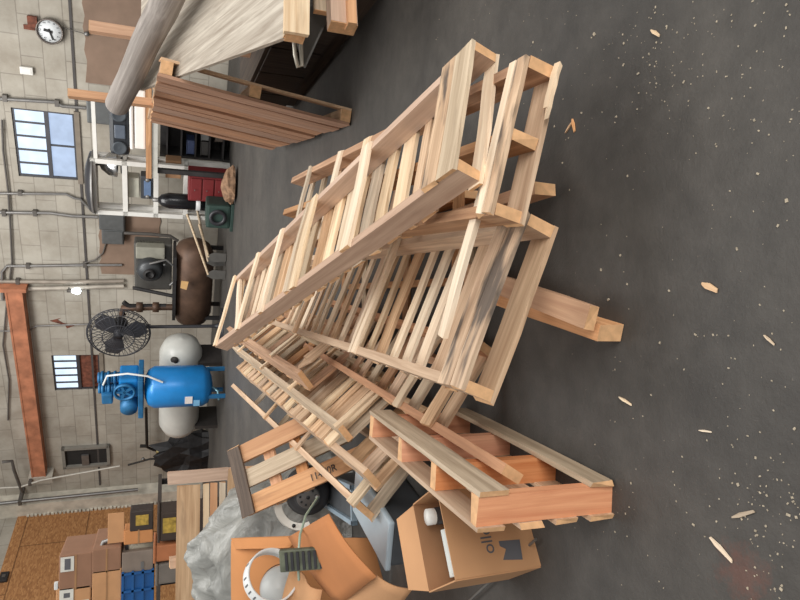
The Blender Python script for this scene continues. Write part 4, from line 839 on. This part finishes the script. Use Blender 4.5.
for k in range(n + 1):
    a = radians(105) + radians(190) * k / n; d_ = cxl * cos(a) + cyl * sin(a)
    for rr, dz in ((.145, 0), (.2, .02), (.21, -.04), (.195, -.1), (.145, -.08)): vs.append(cc * .2 + d_ * rr + V((0, 0, dz)))
fs = [(k * 5 + i, k * 5 + (i + 1) % 5, (k + 1) * 5 + (i + 1) % 5, (k + 1) * 5 + i) for k in range(n) for i in range(5)] + [(0, 1, 2, 3, 4), tuple(n * 5 + i for i in range(5))]
hr.add(vs, fs, False); hr.build('shroud_rim', plain('off_white_plastic', (210, 206, 196), .45, var=.06), t)
for k in (3, 17): v = (vs[k * 5 + 1] + vs[k * 5]) / 2; MB().lathe([(.001, .02), (.014, .02), (.014, 0)], 10, Matrix.Translation(v)).build('screw_hole', BLK, t)
t = thing('spray_can', 'small dark can with blue cap and white label behind the motor', 'can', Matrix.Translation(at(311, 486, 4.75)) @ Matrix.Rotation(.6, 4, 'X') @ Matrix.Rotation(.5, 4, 'Y'))
MB().lathe([(.001, -.1), (.045, -.1), (.045, .05), (.03, .07)], 18).build('can_body', plain('navy', (40, 52, 72), .35), t); MB().lathe([(.046, -.05), (.046, .02), (.045, .02)], 18).build('can_label', plain('paper', (220, 218, 208)), t); MB().lathe([(.03, .07), (.03, .11), (.001, .115)], 14).build('cap', plain('navy_blue', (50, 80, 120), .4), t)
# thin hose looping over
q = [at(318, 497, 4.4), at(306, 515, 3.95), at(300, 535, 3.7), at(298, 560, 3.65), at(299, 580, 3.7)]
t = thing('plastic_hose', 'thin pale green hose looping from the motor over the cardboard', 'hose', Matrix.Translation(q[0])); MB().tube([p - q[0] for p in q], .008, 8).build('tube', plain('pale_green_hose', (150, 168, 150), .4), t); MB().lathe([(.001, -.015), (.014, -.01), (.014, .015), (.001, .02)], 10, Matrix.Translation((0, 0, 0))).build('fitting', PIPE, t)
# plastic sheet mound
def plastic_mat():
    m, nt, b = newmat('grey_plastic_film'); L = nt.links.new
    tc = N(nt, 'ShaderNodeTexCoord'); no = N(nt, 'ShaderNodeTexNoise'); no.inputs['Scale'].default_value = 2.4; no.inputs['Detail'].default_value = 6; no.inputs['Distortion'].default_value = 2.5; L(tc.outputs['Object'], no.inputs['Vector'])
    r = ramp(nt, [(.3, lin((122, 123, 119))), (.7, lin((176, 176, 170)))]); L(no.outputs['Fac'], r.inputs['Fac']); L(r.outputs['Color'], b.inputs['Base Color'])
    b.inputs['Roughness'].default_value = .28
    bp = N(nt, 'ShaderNodeBump'); bp.inputs['Strength'].default_value = .8; bp.inputs['Distance'].default_value = .06; L(no.outputs['Fac'], bp.inputs['Height']); L(bp.outputs['Normal'], b.inputs['Normal']); return m
YP = 5.6; ztopP = at(199, 590, YP).z
def hmap(u_, v_):
    d = max(0, 1 - (abs(u_) ** 2.2 + abs(v_) ** 2.4)) ** .6
    h = ztopP * d + .07 * d * (1.6 * noise.noise(V((u_ * 2.2, v_ * 2.2, 3))) + .9 * (1 - abs(noise.noise(V((u_ * 4 + v_ * 2, v_ * 3 - u_, 6)))) * 3) + .6 * abs(noise.noise(V((u_ * 6, v_ * 5, 9))))) + .03 * d * noise.noise(V((u_ * 14, v_ * 14, 1)))
    return max(.004, h)
W2, D2 = 1.0, .6
cx_ = at(199, 572, YP).x; vs = []; n = 56
for i in range(n + 1):
    for j in range(n + 1):
        u_, v_ = -1 + 2 * i / n, -1 + 2 * j / n; vs.append(V((u_ * W2, v_ * D2, hmap(u_, v_))))
fs = [(i * (n + 1) + j, (i + 1) * (n + 1) + j, (i + 1) * (n + 1) + j + 1, i * (n + 1) + j + 1) for i in range(n) for j in range(n)]
mb = MB(); mb.add(vs, fs, True)
o = mb.build('plastic_sheeting', plastic_mat(), M=Matrix.Translation((cx_, YP, 0))); tag(o, 'crumpled translucent grey plastic sheeting heaped in front of the upright pale pallet', 'plastic sheet')
o.data.materials[0].node_tree.nodes['Principled BSDF'].inputs['Alpha'].default_value = .93
# rod on the floor
a, b_ = gz(536, 539, .03), gz(470, 600, .03); tag(MB().tube([a, a + (b_ - a) * .5, b_ + (b_ - a) * .2], .006, 8).build('metal_rod', plain('grey_rod', (128, 126, 122), .4, .6)), 'thin grey metal rod on the floor beside the printed carton', 'rod')
# far-left cartons on a table before the chipboard wall
YB = 9.0
def ybox(name, label, cat, x0, y0, x1, y1, Y, dep, parts):
    a = at(x1, y1, Y); b2 = at(x0, y0, Y); t = thing(name, label, cat, Matrix.Translation((a.x, Y, a.z)) @ Matrix.Rotation(radians(0), 4, 'Z')); parts(t, b2.x - a.x, dep, b2.z - a.z); return t
def cart(mat, labs=()):
    def f(t, w_, d_, h_):
        MB().rbox((0, 0, 0), (w_, d_, h_), .015).build('carton_body', mat, t)
        MB().box((w_ * .02, -.004, h_ * .47), (w_ * .98, 0, h_ * .53)).build('tape', plain('tape', (166, 124, 84), .4), t)
        for (u0, v0, u1, v1) in labs: MB().box((w_ * u0, -.008, h_ * v0), (w_ * u1, -.003, h_ * v1)).build('shipping_label', plain('paper', (220, 218, 208)), t); MB().box((w_ * (u0 + .05), -.01, h_ * (v0 + (v1 - v0) * .25)), (w_ * (u1 - .05), -.0078, h_ * (v0 + (v1 - v0) * .7))).build('print', INK, t)
    return f
CBR = plain('brown_cardboard', (150, 112, 88), .85, var=.07); CBL = plain('light_cardboard', (200, 150, 106), .85, var=.07)
ybox('shipping_carton', 'brown shipping carton with a white label, left of the small stack by the chipboard', 'box', 59, 556, 92, 588, YB, .7, cart(CBR, [(.55, .55, .95, .95)]))
ybox('shipping_carton', 'low carton with two white labels beneath, at the picture edge', 'box', 56, 589, 90, 650, YB, .7, cart(CBL, [(.8, .5, .97, .9), (.55, .05, .78, .6)]))
ybox('shipping_carton', 'long plain carton lying above the blue crate', 'box', 92, 550, 121, 571, YB, .8, cart(CBR))
ybox('shipping_carton', 'bright tan carton in front of the long plain one', 'box', 92, 571.5, 121, 615, YB, .6, cart(CBL))
ybox('white_plate', 'small white plate edge peeking over the cartons', 'plate', 54, 583, 58, 590, YB, .05, lambda t, a_, d_, h_: MB().rbox((0, 0, 0), (a_, d_, h_), .01).build('plate', WP, t))
def crate(t, w_, d_, h_):
    BC = plain('blue_crate', (24, 88, 150), .4, var=.1); MB().rbox((0, 0, 0), (w_, d_, h_), .015).build('crate_body', BC, t)
    for k in range(4): MB().box((0, -.03, h_ * k / 3.2), (w_, 0, h_ * k / 3.2 + .03)).build('rib', BC, t)
    for k in range(5): MB().box((w_ * k / 4.2, -.03, 0), (w_ * k / 4.2 + .03, 0, h_)).build('post', BC, t)
ybox('plastic_crate', 'bright blue plastic crate under the tan carton', 'crate', 122, 572, 153, 640, YB, .6, crate)
ybox('parts_box', 'grey-brown metal box beside the blue crate', 'box', 122, 553, 153, 571, YB, .6, lambda t, a_, d_, h_: (MB().rbox((0, 0, 0), (a_, d_, h_), .01).build('case', plain('dusty_metal', (134, 120, 108), .6), t), MB().box((a_ * .2, -.01, h_ * .3), (a_ * .5, 0, h_ * .4)).build('latch', PIPE, t)))
ybox('metal_bucket', 'pale round tin standing beside the grey-brown box', 'tin', 125, 543, 153, 552, YB, .4, lambda t, a_, d_, h_: (MB().lathe([(.001, 0), (a_ / 2 + .03, 0), (a_ / 2 + .03, h_), (.001, h_)], 20, Matrix.Translation((a_ / 2, .2, 0))).build('tin_body', plain('cream_tin', (190, 184, 166), .5), t), MB().lathe([(a_ / 2 + .04, h_ - .04), (a_ / 2 + .04, h_), (.001, h_ + .01)], 20, Matrix.Translation((a_ / 2, .2, 0))).build('lid', DKP, t)))
ybox('cardboard_flap', 'loose upright cardboard piece against the chipboard wall', 'cardboard', 108, 514, 124, 542, YB + .02, .05, lambda t, a_, d_, h_: MB().rbox((0, 0, 0), (a_, .02, h_), .005).build('cardboard', CBL, t))
ybox('framed_picture', 'dark box with a yellow printed patch near the upright pallet', 'box', 130, 512, 153, 530, YB, .3, lambda t, a_, d_, h_: (MB().rbox((0, 0, 0), (a_, d_, h_), .01).build('case', plain('brown_black', (58, 48, 42), .5), t), MB().box((a_ * .3, -.006, h_ * .2), (a_ * .8, 0, h_ * .75)).build('yellow_patch', plain('yellow_print', (176, 146, 62), .6, var=.4, scale=20), t)))
ybox('small_carton', 'small orange carton under the loose cardboard piece', 'box', 124, 531, 153, 542, YB, .3, cart(CBO))
c = at(111, 540, YB - .1); c = at(124, 536, YB + .15) + V((0, 0, .15)); t = thing('coiled_tube', 'bent grey tube loop standing among the cartons', 'tube', Matrix.Translation(c)); MB().tube([V((0, 0, -.1)), V((-.05, 0, .1)), V((-.25, 0, .18)), V((-.4, 0, .05)), V((-.35, 0, -.2))], .03, 8).build('tube', PIPE, t); MB().lathe([(.04, 0), (.04, .06), (.001, .07)], 10, Matrix.Translation((0, 0, -.14))).build('fitting', IR, t)
# table carrying them
a = at(153, 640, YB - .5); b2 = at(153, 508, YB - .5)
t = thing('work_table', 'dark steel table carrying the cartons before the chipboard wall', 'table', Matrix.Translation((a.x, YB - .5, 0)))
zt = a.z - .03; MB().box((0, 0, zt - .05), (b2.x - a.x, 1.6, zt)).build('tabletop', plain('dark_table', (70, 62, 56), .7), t)
for x_ in (.05, b2.x - a.x - .12):
    for y_ in (.05, 1.45): MB().box((x_, y_, 0), (x_ + .07, y_ + .07, zt - .05)).build('leg', DK, t)
# clutter under table edge
for k, (x0, y0, x1, y1, c_, lb) in enumerate(((156, 540, 230, 556, (176, 110, 70), 'tall orange carton on the floor behind the upright pale pallet'), (158, 558, 230, 578, (116, 108, 100), 'grey tall box behind the upright pale pallet'), (160, 508, 230, 536, (62, 50, 42), 'dark box with a yellow patch beside the upright pale pallet'))):
    a = at(x0, y1, 8.2); b2 = at(x0, y0, 8.2); t = thing('tall_box', lb, 'box', Matrix.Translation((a.x, 8.0, 0)))
    MB().rbox((0, 0, 0), (b2.x - a.x, .45, a.z), .02).build('case', plain('tallbox_%d' % k, c_, .7), t); MB().rbox((-.01, -.01, a.z), (b2.x - a.x + .01, .46, a.z + .03), .01).build('lid', plain('tallbox_%d' % k, c_), t)
    if k == 2: MB().box((.1, -.006, a.z - .18), (.28, 0, a.z - .03)).build('yellow_patch', plain('yellow_print', (176, 146, 62), .6, var=.4, scale=20), t)
# switch plate on the chipboard
p = lc(4, 578, .05); t = thing('socket_box', 'dark small bracket on the chipboard wall at the left edge', 'bracket', LM @ Matrix.Translation((p[0], -.05, p[1]))); MB().rbox((-.2, -.08, -.12), (.2, 0, .12), .02).build('case', DK, t); MB().box((-.05, -.11, -.05), (.05, -.08, .05)).build('knob', PIPED, t)
# ================================================================== FLOOR DEBRIS
def sliver(px0, py0, px1, py1, label, w_=.012, mat=PALE, cat='wood splinter', th=.006):
    a, b2 = gz(px0, py0, .002), gz(px1, py1, .002); x = (b2 - a); L_ = x.length; x.normalize(); m_ = ortho(a, x, V((0, 0, 1)).cross(x))
    b = MB(); b.add([(0, -w_ * .2, 0), (L_ * .3, -w_ / 2, 0), (L_, -w_ * .3, 0), (L_ * .95, w_ * .3, 0), (L_ * .4, w_ / 2, 0), (0, w_ * .1, 0)] + [(0, -w_ * .2, th), (L_ * .3, -w_ / 2, th), (L_, -w_ * .3, th * .6), (L_ * .95, w_ * .3, th * .6), (L_ * .4, w_ / 2, th), (0, w_ * .1, th)],
          [(5, 4, 3, 2, 1, 0), (6, 7, 8, 9, 10, 11)] + [(i, (i + 1) % 6, (i + 1) % 6 + 6, i + 6) for i in range(6)])
    return tag(b.build('wood_splinter', mat('X'), M=m_), label, cat)
sliver(703, 283, 718, 291, 'tan wood splinter on open floor right of the heap', .02, TAN)
sliver(620, 397, 632, 405, 'pale splinter on the floor near the timber ends', .01)
sliver(711, 537, 733, 562, 'large pale splinter near the red paint stain', .014)
sliver(733, 517, 755, 511, 'light splinter lying above the largest one', .012, GREY)
sliver(573, 119, 575, 132, 'small tan splinter beside the curled broken board', .014, ORG)
sliver(566, 133, 573, 121, 'tiny splinter touching the tan one', .008, TAN)
sliver(652, 30, 660, 36, 'small splinter near the top of the picture', .012)
sliver(700, 430, 712, 432, 'thin pale splinter left of the red stain', .006)
sliver(765, 335, 775, 345, 'thin splinter at the right side of the floor', .006)
# curled broken strip of B
a = at(553, 69, 1.68); b2 = at(551, 117, 1.9)
# grit, far too fine to count
g = MB()
for k in range(480):
    px, py = random.uniform(560, 800), random.uniform(0, 600)
    if random.random() < .35: px = random.uniform(420, 800); py = random.uniform(0, 130)
    if random.random() < .25: px, py = random.gauss(770, 25), random.gauss(520, 50)
    if random.random() < .12: px, py = random.gauss(660, 20), random.gauss(60, 25)
    p = gz(px, py)
    if not (-2.5 < p.x < 3 and .4 < p.y < 6): continue
    r_ = abs(random.gauss(0, 1)) * .001 + .0007; Mz = Matrix.Translation(p) @ Matrix.Rotation(random.uniform(0, 6), 4, 'Z'); g.box((-r_ * random.uniform(1, 2.5), -r_, 0.0005), (r_, r_, r_ * .9), r_ * .2, Mz)
tag(g.build('wood_grit', plain('grit', (170, 158, 138), .8, var=.3, scale=40)), 'scattered pale wood chips and grit across the dark floor', 'debris', kind='stuff')
